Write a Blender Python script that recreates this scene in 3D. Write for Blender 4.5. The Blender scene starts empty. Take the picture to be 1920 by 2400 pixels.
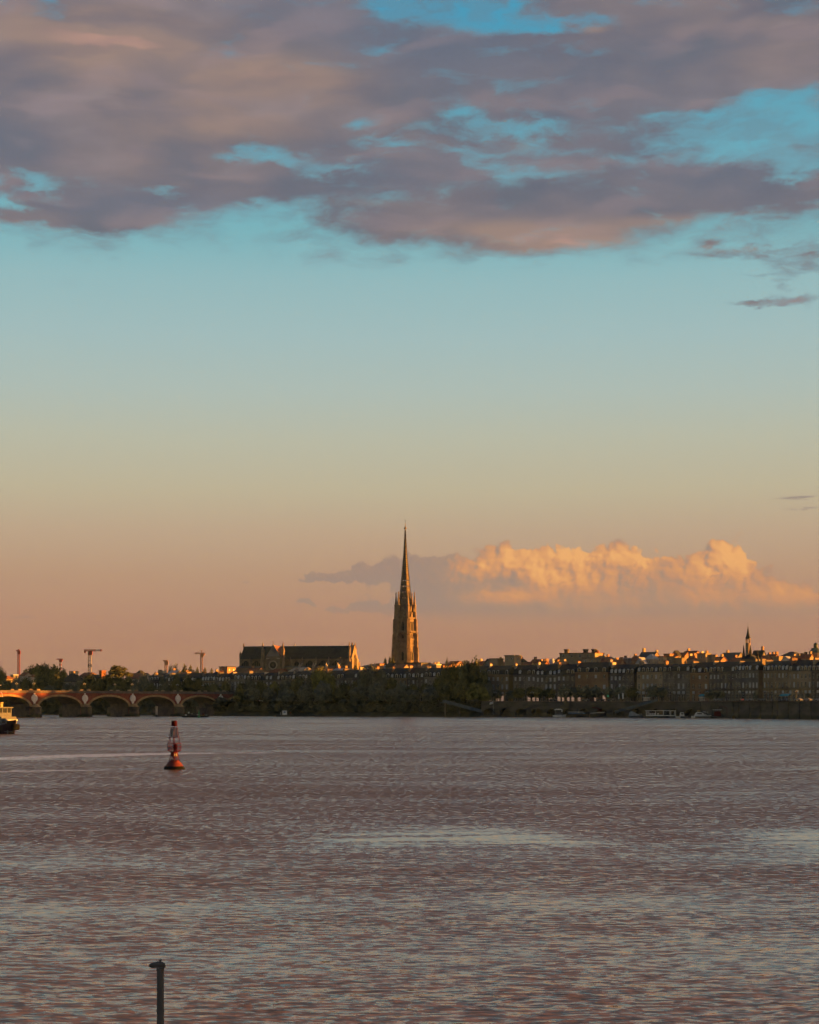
import bpy, math, random
import numpy as np
from mathutils import Vector, Matrix
R = math.radians
rnd = random.Random(7)
scene = bpy.context.scene
col = scene.collection

# ---------------------------------------------------------------- camera
F, HY, CH = 4150.0, 1647.0, 7.8          # focal length in photo pixels, horizon row, eye height over the water
cam_d = bpy.data.cameras.new("camera"); cam = bpy.data.objects.new("camera", cam_d); col.objects.link(cam)
cam.location = (0, 0, CH); cam.rotation_euler = (R(90), 0, 0)
cam_d.sensor_fit = 'HORIZONTAL'; cam_d.sensor_width = 36; cam_d.lens = 36 * F / 1920
cam_d.shift_y = (HY - 1200) / 1920
cam_d.clip_start = 0.5; cam_d.clip_end = 60000
scene.camera = cam
scene.view_settings.view_transform = 'Standard'; scene.view_settings.look = 'None'
scene.view_settings.exposure = 2.0; scene.view_settings.gamma = 1
scene.cycles.max_bounces = 5; scene.cycles.transparent_max_bounces = 4; scene.cycles.glossy_bounces = 3; scene.cycles.volume_bounces = 0
scene.cycles.use_adaptive_sampling = True; scene.cycles.adaptive_threshold = .02; scene.cycles.adaptive_min_samples = 6

def W(px, py, Y):
    return Vector(((px - 960) / F * Y, Y, CH - (py - HY) / F * Y))
def X(px, Y): return (px - 960) / F * Y
def Z(py, Y): return CH - (py - HY) / F * Y

# ---------------------------------------------------------------- sun
SUN_EL, SUN_AZ = 3.1, 85.0                # azimuth clockwise from +Y (the view direction)
sd = bpy.data.lights.new("sun", 'SUN'); sun = bpy.data.objects.new("sun", sd); col.objects.link(sun)
sd.energy = 5.0; sd.color = (1.0, 0.375, 0.045); sd.angle = R(0.6)
sv = Vector((math.sin(R(SUN_AZ)) * math.cos(R(SUN_EL)), math.cos(R(SUN_AZ)) * math.cos(R(SUN_EL)), math.sin(R(SUN_EL))))
sun.rotation_euler = sv.to_track_quat('Z', 'Y').to_euler()
sun.location = (300, 0, 200)

# ---------------------------------------------------------------- sky
def lin(c):
    return tuple((x / 255 / 12.92) if x / 255 <= .04045 else ((x / 255 + .055) / 1.055) ** 2.4 for x in c)
class NT:
    """small node-tree writer"""
    def __init__(s, tree): s.t = tree; s.n = tree.nodes; s.l = tree.links
    def new(s, kind, **kw):
        n = s.n.new(kind)
        for k, v in kw.items(): setattr(n, k, v)
        return n
    def put(s, sock, v):
        if isinstance(v, bpy.types.NodeSocket): s.l.new(v, sock)
        elif v is not None: sock.default_value = v
    def m(s, op, a, b=None, c=None, clamp=False):
        n = s.new('ShaderNodeMath', operation=op, use_clamp=clamp)
        for i, v in enumerate((a, b, c)):
            if v is not None: s.put(n.inputs[i], v)
        return n.outputs[0]
    def v(s, op, a, b=None, c=None):
        n = s.new('ShaderNodeVectorMath', operation=op)
        for i, v in enumerate((a, b, c)):
            if v is not None: s.put(n.inputs[i], v)
        return n.outputs['Value'] if op in ('DOT_PRODUCT', 'LENGTH') else n.outputs[0]
    def mr(s, v, a, b, c=0.0, d=1.0, smooth=True):
        n = s.new('ShaderNodeMapRange'); n.interpolation_type = 'SMOOTHSTEP' if smooth else 'LINEAR'
        s.put(n.inputs[0], v)
        for i, q in enumerate((a, b, c, d)): s.put(n.inputs[i + 1], q)
        return n.outputs[0]
    def mix(s, f, a, b):
        n = s.new('ShaderNodeMix', data_type='RGBA')
        s.put(n.inputs[0], f); 
        for i, v in ((6, a), (7, b)):
            s.put(n.inputs[i], v if isinstance(v, bpy.types.NodeSocket) else (*v[:3], 1))
        return n.outputs[2]
    def noise(s, vec, scale, detail=4, rough=.5, dist=0.0, out='Fac', dim='2D'):
        n = s.new('ShaderNodeTexNoise', noise_dimensions=dim)
        if vec is not None: s.put(n.inputs['Vector'], vec)
        n.inputs['Scale'].default_value = scale; n.inputs['Detail'].default_value = detail
        n.inputs['Roughness'].default_value = rough; n.inputs['Distortion'].default_value = dist
        return n.outputs[out]
    def ramp(s, f, stops):
        n = s.new('ShaderNodeValToRGB'); s.put(n.inputs[0], f)
        e = n.color_ramp.elements
        while len(e) < len(stops): e.new(.5)
        for i, (p, c) in enumerate(stops): e[i].position = p; e[i].color = (*c[:3], 1)
        return n.outputs[0]
    def blobs(s, vec, lst):
        """sum of soft elliptical clumps given in sky degrees"""
        acc = 0.0
        for (u, v, ru, rv, w) in lst:
            q = s.v('MULTIPLY_ADD', vec, (1 / ru, 1 / rv, 0), (-u / ru, -v / rv, 0))
            d = s.v('DOT_PRODUCT', q, q)
            g = s.m('POWER', math.exp(-1), d)
            acc = s.m('MULTIPLY_ADD', g, w, acc)
        return acc
def SK(px, py):
    a = math.atan((px - 960) / F); e = math.atan((HY - py) / F * math.cos(a))
    return math.degrees(a), math.degrees(e)
DEG = math.degrees(1 / F)
def B(px, py, rx, ry, w=1.0):
    u, v = SK(px, py); return (u, v, rx * DEG, ry * DEG, w)

world = bpy.data.worlds.new("World"); scene.world = world; world.use_nodes = True
nt = NT(world.node_tree); nt.n.clear()
tc = nt.new('ShaderNodeTexCoord')
sep = nt.new('ShaderNodeSeparateXYZ'); nt.l.new(tc.outputs['Generated'], sep.inputs[0])
az = nt.m('MULTIPLY', nt.m('ARCTAN2', sep.outputs[0], sep.outputs[1]), 180 / math.pi)
el = nt.m('MULTIPLY', nt.m('ARCSINE', sep.outputs[2]), 180 / math.pi)
cmb = nt.new('ShaderNodeCombineXYZ'); nt.put(cmb.inputs[0], az); nt.put(cmb.inputs[1], el)
P0 = cmb.outputs[0]
# clear-sky colours by elevation (degrees), dusk grading from orange to teal
SKY = [(1640, (164, 118, 100)), (1550, (169, 123, 103)), (1450, (176, 134, 112)), (1350, (182, 147, 121)), (1250, (187, 162, 136)), (1150, (188, 177, 150)),
       (1030, (183, 184, 165)), (920, (173, 187, 179)), (790, (161, 187, 187)), (660, (147, 184, 188)), (540, (122, 178, 187)),
       (400, (110, 170, 186)), (240, (94, 162, 183)), (40, (70, 156, 188))]
stops = [(max(0, SK(960, y)[1]) / 40.0, lin(c)) for y, c in SKY] + [(1.0, lin((70, 120, 150)))]
front = nt.ramp(nt.m('DIVIDE', nt.m('MAXIMUM', el, 0.0), 40.0), stops)
# ---- high cloud deck
nlow = nt.noise(P0, .30, 2, .5)
stretch = nt.v('MULTIPLY', P0, (.42, 1.25, 1))
warp = nt.v('MULTIPLY_ADD', nt.noise(stretch, .5, 5, .6, out='Color'), (2.4, 1.0, 0), (-1.2, -.5, 0))
PW = nt.v('ADD', P0, warp)
stretchw = nt.v('MULTIPLY', PW, (.38, 1.2, 1))
fb = nt.noise(stretchw, .62, 7, .58)
fb2 = nt.noise(nt.v('ADD', stretchw, (31, 7, 3)), 1.7, 6, .6)
# coverage: everything above a wavy lower edge, plus and minus hand placed clumps
base = nt.m('ADD', nt.mr(el, SK(960, 640)[1], SK(960, 420)[1], -0.6, .95, smooth=False), nt.mr(el, SK(960, 760)[1], SK(960, 600)[1], -1.0, 0, smooth=False))
PB = nt.v('ADD', P0, nt.v('MULTIPLY_ADD', nt.noise(nt.v('MULTIPLY', P0, (.7, 1.6, 1)), .9, 5, .62, out='Color'), (1.9, .9, 0), (-.95, -.45, 0)))
clumps = nt.blobs(PB, [
    # cloud
    B(110, 512, 150, 16, 1.0), B(330, 500, 210, 30, 1.05), B(230, 462, 130, 20, .7), B(30, 450, 70, 16, .5), B(1130, 520, 330, 55, .9), B(1330, 570, 170, 32, .85), B(1150, 585, 130, 26, .5),
    B(960, 530, 190, 36, .55), B(1560, 465, 200, 42, .8), B(1850, 455, 200, 38, .95), B(1500, 520, 120, 20, .4), B(640, 440, 160, 30, .45),
    B(1670, 562, 50, 12, 1.0), B(1790, 590, 150, 10, .9), B(1880, 620, 90, 26, 1.5), B(1860, 703, 120, 18, 2.2), B(1750, 710, 50, 10, 1.4), B(1840, 668, 34, 12, 1.4), B(1760, 648, 60, 5, .9),
    B(1000, 250, 260, 60, .25), B(250, 200, 460, 220, .9), B(1700, 130, 320, 80, .8), B(1560, 190, 240, 40, .4), B(420, 400, 300, 50, .5),
    # blue holes
    B(930, 14, 100, 26, -1.20), B(1120, 40, 120, 34, -1.20), B(1290, 55, 110, 18, -0.88), B(1080, 255, 60, 16, -0.80), B(1210, 302, 100, 20, -1.28), B(825, 298, 36, 14, -0.72), B(1260, 190, 90, 26, -0.40), B(1180, 130, 60, 30, -0.40),
    B(650, 368, 130, 24, -1.28), B(770, 400, 80, 16, -0.96), B(900, 335, 80, 14, -0.64), B(1810, 232, 110, 24, -1.36), B(1860, 300, 170, 40, -1.28), B(1700, 352, 180, 36, -1.20), B(1890, 388, 120, 22, -1.04), B(1560, 290, 60, 16, -0.40), B(1640, 270, 120, 12, -0.64),
    B(20, 396, 70, 14, -0.88), B(95, 425, 80, 24, -1.20), B(10, 478, 90, 10, -0.72), B(255, 478, 50, 8, -0.48), B(385, 452, 60, 10, -0.80), B(560, 505, 150, 34, -1.04), B(1110, 375, 40, 12, -0.40), B(700, 540, 110, 14, -0.40),
])
cov = nt.m('ADD', base, clumps)
den = nt.m('ADD', cov, nt.m('MULTIPLY_ADD', fb, 2.3, -1.15))
den = nt.m('ADD', den, nt.m('MULTIPLY_ADD', fb2, 1.7, -.85))
deck = nt.mr(den, -.5, 1.15)
veil = nt.m('MULTIPLY', nt.mr(el, SK(960, 560)[1], SK(960, 380)[1], 0, .42), nt.mr(nt.noise(nt.v('ADD', stretchw, (9, 3, 1)), 1.3, 5, .6), .38, .62))
deck = nt.m('MAXIMUM', deck, veil)
soft_a = nt.noise(stretchw, .5, 3, .42); fb2b = nt.noise(nt.v('ADD', stretchw, (.16, -.4, 0)), .5, 3, .42)
under = nt.mr(nt.m('SUBTRACT', soft_a, fb2b), .0, .16)
# colour of the deck: slate where thin and low, mauve in the body, warm where the low sun reaches it
warm = nt.blobs(P0, [B(640, 205, 220, 50, 1.1), B(380, 130, 340, 60, .8), B(520, 300, 260, 42, .7), B(250, 70, 260, 50, .45), B(150, 60, 260, 90, .45), B(350, 390, 240, 45, .35), B(1330, 575, 190, 26, 1.5), B(1530, 520, 150, 18, 1.2),
                     B(1170, 540, 260, 30, .7), B(1130, 600, 120, 16, .8), B(880, 475, 110, 14, .5), B(1800, 120, 260, 90, .35), B(1230, 345, 50, 16, .9), B(1385, 68, 40, 10, 1.0), B(1640, 582, 60, 8, 1.1), B(1760, 583, 70, 8, 1.0), B(1875, 528, 30, 8, 1.0)])
wn = nt.noise(nt.v('MULTIPLY', PW, (.3, 1.4, 1)), .7, 4, .5)
warmf = nt.m('MULTIPLY', warm, nt.mr(wn, .34, .68, .5, 1.1))
dark = nt.noise(nt.v('ADD', stretchw, (5, 40, 9)), .6, 4, .5)
body = nt.ramp(nt.m('MULTIPLY_ADD', dark, 1.0, 0.0), [(.30, lin((106, 106, 117))), (.44, lin((119, 111, 119))), (.56, lin((130, 117, 120))), (.70, lin((141, 127, 130)))])
cool = nt.blobs(P0, [B(1120, 130, 330, 110, .9), B(900, 60, 260, 80, .6), B(1500, 330, 380, 110, .7), B(1750, 430, 300, 90, .6), B(900, 400, 330, 80, .7), B(350, 480, 300, 50, .9), B(0, 330, 160, 120, .6), B(640, 20, 200, 50, .4), B(1650, 180, 260, 80, .3)])
body = nt.mix(nt.m('MULTIPLY', cool, .85, clamp=True), body, lin((106, 109, 124)))
body = nt.mix(nt.mr(warmf, .05, 1.0, 0, .9), body, lin((158, 132, 121)))
body = nt.mix(nt.mr(warmf, 1.0, 1.9, 0, .9), body, lin((208, 156, 138)))
body = nt.mix(nt.m('MULTIPLY', under, .24), body, lin((166, 140, 140)))
body = nt.mix(nt.mr(nt.m('SUBTRACT', fb2b, soft_a), .0, .2, 0, .22), body, lin((94, 92, 108)))
edge = nt.mix(nt.mr(den, 0.0, .9), lin((112, 132, 148)), lin((255, 255, 255)))
mul = nt.new('ShaderNodeMix', data_type='RGBA'); mul.blend_type = 'MIX'
nt.put(mul.inputs[0], nt.mr(den, .0, 1.1, .3, 1.0)); nt.put(mul.inputs[6], (*lin((112, 132, 146)), 1)); nt.put(mul.inputs[7], body)
deckcol = mul.outputs[2]
skyc = nt.mix(nt.m('MULTIPLY', deck, .96), front, deckcol)

# ---- cumulus bank on the right, lit from the right
g = bpy.data.node_groups.new("cumulus_density", 'ShaderNodeTree')
g.interface.new_socket("v", in_out='INPUT', socket_type='NodeSocketVector'); g.interface.new_socket("d", in_out='OUTPUT', socket_type='NodeSocketFloat')
ng = NT(g); gi = ng.new('NodeGroupInput'); go = ng.new('NodeGroupOutput')
p = gi.outputs[0]
w1 = ng.v('MULTIPLY_ADD', ng.noise(p, 1.3, 4, .6, out='Color'), (.62, .50, 0), (-.31, -.25, 0))
pw = ng.v('ADD', p, w1)
bl = ng.blobs(pw, [B(1195, 1318, 66, 44, 1.3), B(1275, 1365, 55, 40, 1.0), B(1120, 1345, 90, 42, .85), B(1040, 1330, 80, 36, .8), B(960, 1345, 100, 38, .95), B(880, 1345, 80, 24, .9), B(800, 1356, 70, 16, .85), B(735, 1357, 45, 10, .95),
    B(1340, 1318, 80, 40, 1.1), B(1440, 1306, 70, 40, .95), B(1510, 1335, 50, 40, .9), B(1400, 1375, 130, 50, .8), B(1540, 1375, 70, 50, .6), B(1610, 1325, 55, 40, 1.0), B(1695, 1306, 60, 50, 1.25), B(1730, 1350, 45, 34, .8), B(1650, 1390, 120, 50, .9),
    B(1805, 1395, 90, 46, 1.0), B(1910, 1405, 100, 42, .95), B(1200, 1425, 180, 44, .8), B(1060, 1400, 170, 40, .7), B(1000, 1440, 140, 26, .5), B(1480, 1440, 260, 40, .75), B(1750, 1450, 200, 28, .5), B(1130, 1455, 60, 18, .3),
    B(720, 1412, 30, 10, .75), B(800, 1428, 40, 13, .6), B(850, 1425, 40, 14, .6), B(655, 1428, 16, 7, .5), B(612, 1450, 18, 6, .6), B(575, 1362, 22, 9, .55), B(640, 1370, 14, 5, .3), B(730, 1342, 16, 6, .5), B(900, 1418, 60, 20, .5), B(770, 1448, 14, 5, .3)])
vo = ng.new('ShaderNodeTexVoronoi', feature='F1', voronoi_dimensions='2D'); ng.put(vo.inputs['Vector'], pw); vo.inputs['Scale'].default_value = 1.05; vo.inputs['Detail'].default_value = 2.0; vo.inputs['Roughness'].default_value = .55
bil = ng.m('MULTIPLY_ADD', vo.outputs['Distance'], -.78, .31)
fine = ng.m('MULTIPLY_ADD', ng.noise(pw, 4.0, 4, .6), .34, -.17)
dd = ng.m('ADD', ng.m('ADD', bl, bil), fine)
g.links.new(dd, go.inputs[0])
def cum(v):
    n = nt.new('ShaderNodeGroup'); n.node_tree = g; nt.put(n.inputs[0], v); return n.outputs[0]
d0 = cum(P0); d1 = cum(nt.v('ADD', P0, (.13, .07, 0)))
calpha = nt.mr(d0, .22, .46)
soft = nt.mr(el, SK(960, 1490)[1], SK(960, 1425)[1])          # the base melts into the haze
calpha = nt.m('MULTIPLY', calpha, nt.m('MULTIPLY_ADD', soft, .97, .03))
relief = nt.m('MULTIPLY', nt.m('SUBTRACT', d0, d1), nt.m('MULTIPLY_ADD', nt.mr(el, SK(960, 1420)[1], SK(960, 1330)[1]), 2.0, 1.0))
side = nt.blobs(nt.v('ADD', P0, nt.v('MULTIPLY_ADD', nt.noise(P0, 1.6, 3, .6, out='Color'), (.6, .45, 0), (-.30, -.22, 0))), [B(1080, 1350, 70, 26, .35), B(1140, 1330, 55, 28, .5), B(1120, 1400, 90, 16, .25), B(1715, 1305, 70, 46, 1.35), B(1640, 1340, 70, 40, .7), B(1205, 1305, 80, 34, 1.0), B(1280, 1350, 62, 36, .9), B(1330, 1292, 60, 26, .9), B(1430, 1300, 100, 32, .95), B(1510, 1305, 50, 26, .5), B(1440, 1360, 120, 34, .65), B(1350, 1350, 70, 30, .4), B(1160, 1390, 70, 14, .35), B(1230, 1400, 80, 18, .45), B(1420, 1415, 140, 24, .4), B(1650, 1400, 100, 24, .4), B(1810, 1390, 110, 36, .55), B(1900, 1400, 90, 30, .35)])
lit = nt.m('ADD', nt.m('MULTIPLY', relief, nt.m('MULTIPLY_ADD', side, .55, .10)), side)
ccol = nt.ramp(nt.m('MULTIPLY', lit, .6), [(.0, lin((153, 132, 122))), (.16, lin((168, 137, 118))), (.36, lin((196, 143, 109))), (.62, lin((220, 155, 103))), (1.0, lin((240, 174, 108)))])
lowmix = nt.mr(el, SK(960, 1490)[1], SK(960, 1400)[1], .0, 1.0)
ccol = nt.mix(lowmix, lin((176, 133, 108)), ccol)
skyc = nt.mix(nt.m('MULTIPLY', calpha, .88), skyc, ccol)
# faint pink wisps low in the sky and grey streaks at the far right
wis = nt.blobs(P0, [B(1880, 1167, 60, 5, .9), B(1890, 1192, 50, 4, .7), B(50, 1446, 60, 4, .5)])
wis = nt.m('MULTIPLY', wis, nt.mr(nt.noise(nt.v('MULTIPLY', P0, (1, 6, 1)), 1.0, 4), .35, .6))
skyc = nt.mix(nt.mr(wis, .1, .7, 0, .75), skyc, lin((138, 122, 122)))
hz = nt.noise(nt.v('MULTIPLY', P0, (.25, 1, 1)), .5, 4)
skyc = nt.mix(nt.m('MULTIPLY', nt.mr(hz, .4, .75, 0, .12), nt.mr(el, 8, 2)), skyc, lin((190, 140, 112)))
# the painted part covers the view direction; the physical sky carries on all round it
sky = nt.new('ShaderNodeTexSky', sky_type='NISHITA'); sky.sun_disc = False
sky.sun_elevation = R(SUN_EL); sky.sun_rotation = R(SUN_AZ)
nish = nt.v('MULTIPLY', sky.outputs[0], (.19, .178, .20))
fall = nt.mr(nt.m('ABSOLUTE', az), 35, 85, 1, 0)
final = nt.mix(fall, nish, skyc)
bg = nt.new('ShaderNodeBackground'); nt.l.new(final, bg.inputs[0]); bg.inputs[1].default_value = 2 ** -2.0      # undoes the exposure for the sky itself
ow = nt.new('ShaderNodeOutputWorld'); nt.l.new(bg.outputs[0], ow.inputs[0])

# ---------------------------------------------------------------- materials
def mat(name, c, rough=.8, c2=None, scale=.4, metal=0.0, emit=None, spec=.3, detail=4, stretch=(1, 1, 1), lo=.35, hi=.65, extra=None):
    m = bpy.data.materials.new(name); m.use_nodes = True
    t = NT(m.node_tree); b = t.n['Principled BSDF']
    b.inputs['Roughness'].default_value = rough; b.inputs['Metallic'].default_value = metal
    b.inputs['Specular IOR Level'].default_value = spec
    if c2 is None: c2 = tuple(x * .78 for x in c)
    geo = t.new('ShaderNodeNewGeometry')
    v = t.v('MULTIPLY', geo.outputs['Position'], stretch)
    f = t.mr(t.noise(v, scale, detail, .6, dim='3D'), lo, hi)
    o = t.mix(f, c, c2)
    if extra: o = extra(t, geo, o)
    t.l.new(o, b.inputs['Base Color'])
    if emit:
        b.inputs['Emission Color'].default_value = (*emit[:3], 1); b.inputs['Emission Strength'].default_value = emit[3]
    return m
def objvar(t, geo, o, amt=.25):
    oi = t.new('ShaderNodeObjectInfo'); k = t.m('MULTIPLY_ADD', oi.outputs['Random'], amt * 2, 1 - amt)
    return t.v('MULTIPLY', o, mk3(t, k))
def mk3(t, k):
    c = t.new('ShaderNodeCombineXYZ'); [t.put(c.inputs[i], k) for i in range(3)]; return c.outputs[0]
def brickwall(t, geo, o):
    br = t.new('ShaderNodeTexBrick'); br.inputs['Scale'].default_value = 1.0
    br.inputs['Brick Width'].default_value = .8; br.inputs['Row Height'].default_value = .3; br.inputs['Mortar Size'].default_value = .03
    v = t.v('MULTIPLY', geo.outputs['Position'], (1, 1, 1)); 
    sp = t.new('ShaderNodeSeparateXYZ'); t.l.new(geo.outputs['Position'], sp.inputs[0])
    cb = t.new('ShaderNodeCombineXYZ'); t.put(cb.inputs[0], t.m('ADD', sp.outputs[0], sp.outputs[1])); t.put(cb.inputs[1], sp.outputs[2])
    t.l.new(cb.outputs[0], br.inputs['Vector'])
    for i, k in ((0, 1.0), (1, .72), (2, 1.15)):
        br.inputs[1 + i].default_value = (k, k, k, 1)
    return t.v('MULTIPLY', o, br.outputs[0])
def wetline(t, geo, o):
    sp = t.new('ShaderNodeSeparateXYZ'); t.l.new(geo.outputs['Position'], sp.inputs[0])
    f = t.mr(t.m('ADD', sp.outputs[2], t.m('MULTIPLY', t.noise(geo.outputs['Position'], .3, 4, dim='3D'), 1.2)), 1.6, 2.9, .92, 0)
    return t.mix(f, o, (.035, .037, .03))
def slates(t, geo, o):
    sp = t.new('ShaderNodeSeparateXYZ'); t.l.new(geo.outputs['Position'], sp.inputs[0])
    w = t.m('SINE', t.m('MULTIPLY', sp.outputs[2], 14.0))
    return t.v('MULTIPLY', o, mk3(t, t.m('MULTIPLY_ADD', w, .12, .95)))
M = {}
M['stone'] = mat('limestone', (.31, .235, .155), .9, (.23, .165, .105), .25, extra=objvar)
M['stone_dark'] = mat('sooty_limestone', (.17, .142, .125), .9, (.095, .082, .074), .25, extra=objvar)
M['stone_grey'] = mat('grey_limestone', (.205, .178, .158), .9, (.13, .114, .10), .22, extra=objvar)
M['stone_brown'] = mat('brown_render', (.33, .20, .12), .9, (.25, .14, .08), .2, extra=objvar)
M['stone_pale'] = mat('pale_limestone', (.46, .37, .29), .9, (.34, .27, .2), .3, extra=objvar)
M['church'] = mat('church_stone', (.265, .19, .13), .9, (.165, .12, .085), .3)
M['spirestone'] = mat('dark_spire_stone', (.16, .125, .095), .9, (.09, .075, .06), .5)  # darker tone for the upper spire than for the tower below
M['slate'] = mat('slate_roof', (.042, .042, .044), .8, (.028, .028, .030), .5, spec=.15, extra=slates)
M['slate_b'] = mat('weathered_slate_roof', (.085, .08, .078), .65, (.05, .048, .05), .5, extra=slates)
M['tile'] = mat('clay_tile_roof', (.27, .105, .055), .85, (.18, .07, .04), .6, extra=slates)
M['tile_pale'] = mat('pale_clay_tile_roof', (.31, .175, .105), .85, (.22, .115, .07), .6, extra=slates)
M['zinc'] = mat('zinc_roof', (.36, .37, .38), .5, (.27, .28, .29), .6, spec=.5)
M['pane'] = mat('window_glass', (.03, .035, .045), .08, None, 1, spec=.9)
M['pale_pane'] = mat('pale_pane_reflection', (.55, .54, .55), .5, (.4, .4, .42), 1.2)  # pale tone stands for sky reflected in panes; boat seats share it
M['frame'] = mat('white_window_frame', (.6, .56, .5), .6, None, 1)
M['shopglow'] = mat('lit_shopfront', (.5, .36, .28), .6, None, 1, emit=(.36, .21, .14, .17))
M['darkvoid'] = mat('dark_interior', (.035, .034, .033), .9)
M['brick'] = mat('bridge_brick', (.27, .068, .048), .9, (.19, .05, .038), .35, extra=brickwall)
M['archstone'] = mat('bridge_arch_stone', (.42, .26, .13), .9, (.28, .17, .085), .5)
M['pierstone'] = mat('bridge_pier_stone', (.16, .12, .09), .9, (.09, .07, .055), .3, extra=wetline)
M['cornice'] = mat('bridge_cornice_stone', (.17, .12, .11), .9, (.10, .08, .08), .4)
M['medal'] = mat('white_stone', (.85, .76, .66), .8, (.72, .62, .54), 1)
M['quay'] = mat('quay_stone', (.10, .09, .08), .9, (.05, .046, .042), .12, stretch=(1, 1, 2.5), extra=wetline)
M['earth'] = mat('bank_mud', (.06, .06, .045), .95, (.04, .044, .032), .2)
M['land'] = mat('town_ground', (.14, .13, .12), .95, (.09, .085, .08), .03)
M['road'] = mat('asphalt', (.05, .05, .052), .9, None, .3)
M['leaf'] = mat('foliage', (.115, .11, .045), .8, (.075, .078, .038), .35, spec=.15, extra=objvar)
M['leaf_b'] = mat('yellow_green_foliage', (.19, .17, .05), .8, (.09, .095, .03), .35, spec=.15, extra=objvar)
M['leaf_d'] = mat('dark_foliage', (.15, .155, .125), .85, (.10, .108, .085), .35, spec=.1, extra=objvar)
M['bark'] = mat('bark', (.05, .038, .028), .95)
M['metal_dark'] = mat('dark_painted_metal', (.03, .032, .034), .5, None, 2)
M['post'] = mat('dark_grey_post_paint', (.105, .107, .11), .7, (.07, .066, .062), 5, stretch=(1, 1, .2))
M['globe'] = mat('milk_glass', (.42, .43, .45), .4)
M['red'] = mat('red_paint', (.12, .013, .016), .8, (.08, .010, .012), 2, spec=.03)
M['orange'] = mat('orange_red_paint', (.15, .023, .013), .6, (.08, .02, .013), 2.2, stretch=(1, 1, .35), lo=.42, hi=.7)
M['buoydark'] = mat('buoy_waterline_paint', (.010, .012, .013), .95, None, 2, spec=.02)
M['white'] = mat('white_paint', (.72, .70, .66), .5, (.58, .56, .52), 1)
M['cream'] = mat('cream_paint', (.14, .15, .165), .5, (.115, .12, .13), .8)
M['yellow'] = mat('yellow_paint', (.27, .19, .06), .5, None, 1)
M['plum'] = mat('plum_hull_paint', (.035, .012, .024), .5, (.022, .01, .016), 1, spec=.15)
M['blackhull'] = mat('black_hull_paint', (.035, .035, .037), .45, None, 1)
M['bluepaint'] = mat('blue_paint', (.12, .22, .36), .5, None, 1)
M['gangway'] = mat('blue_grey_steel', (.085, .11, .135), .6, (.06, .08, .1), .5)
M['teal'] = mat('teal_awning_cloth', (.02, .26, .36), .8, None, 1)
M['green'] = mat('green_mark_paint', (.02, .26, .09), .5, None, 1)
M['cranered'] = mat('crane_red_paint', (.36, .055, .03), .5, None, 1)
M['cranewhite'] = mat('crane_white_paint', (.5, .46, .46), .5, None, 1)
M['craneorange'] = mat('crane_orange_paint', (.5, .24, .10), .5, None, 1)
M['solar'] = mat('solar_panel', (.01, .025, .04), .15, None, 1, spec=.8)
M['head'] = mat('lit_headlight', (1, 1, 1), .3, emit=(1, .93, .82, 1.6))
M['tail'] = mat('lit_tail_light', (.5, .02, .02), .3, emit=(1, .1, .05, .5))
M['greenlight'] = mat('lit_green_signal', (.02, .5, .2), .3, emit=(.02, .8, .35, .5))
M['rubber'] = mat('black_rubber', (.012, .012, .012), .95, spec=.03)
M['carpaint'] = mat('car_paint', (.20, .20, .22), .35, None, 1, spec=.6, extra=lambda t, g, o: objvar(t, g, o, .9))
M['copper'] = mat('green_copper', (.07, .10, .085), .7, (.07, .10, .085), 1)
M['reddark'] = mat('unlit_red_paint', (.045, .007, .009), .9, (.03, .005, .007), 3, spec=.02)  # red darkened in the colour, as if the sun missed these parts
M['boardgrey'] = mat('grey_board', (.30, .29, .36), .6, None, 2)
M['foam'] = mat('foam', (.6, .58, .55), .8)

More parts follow.
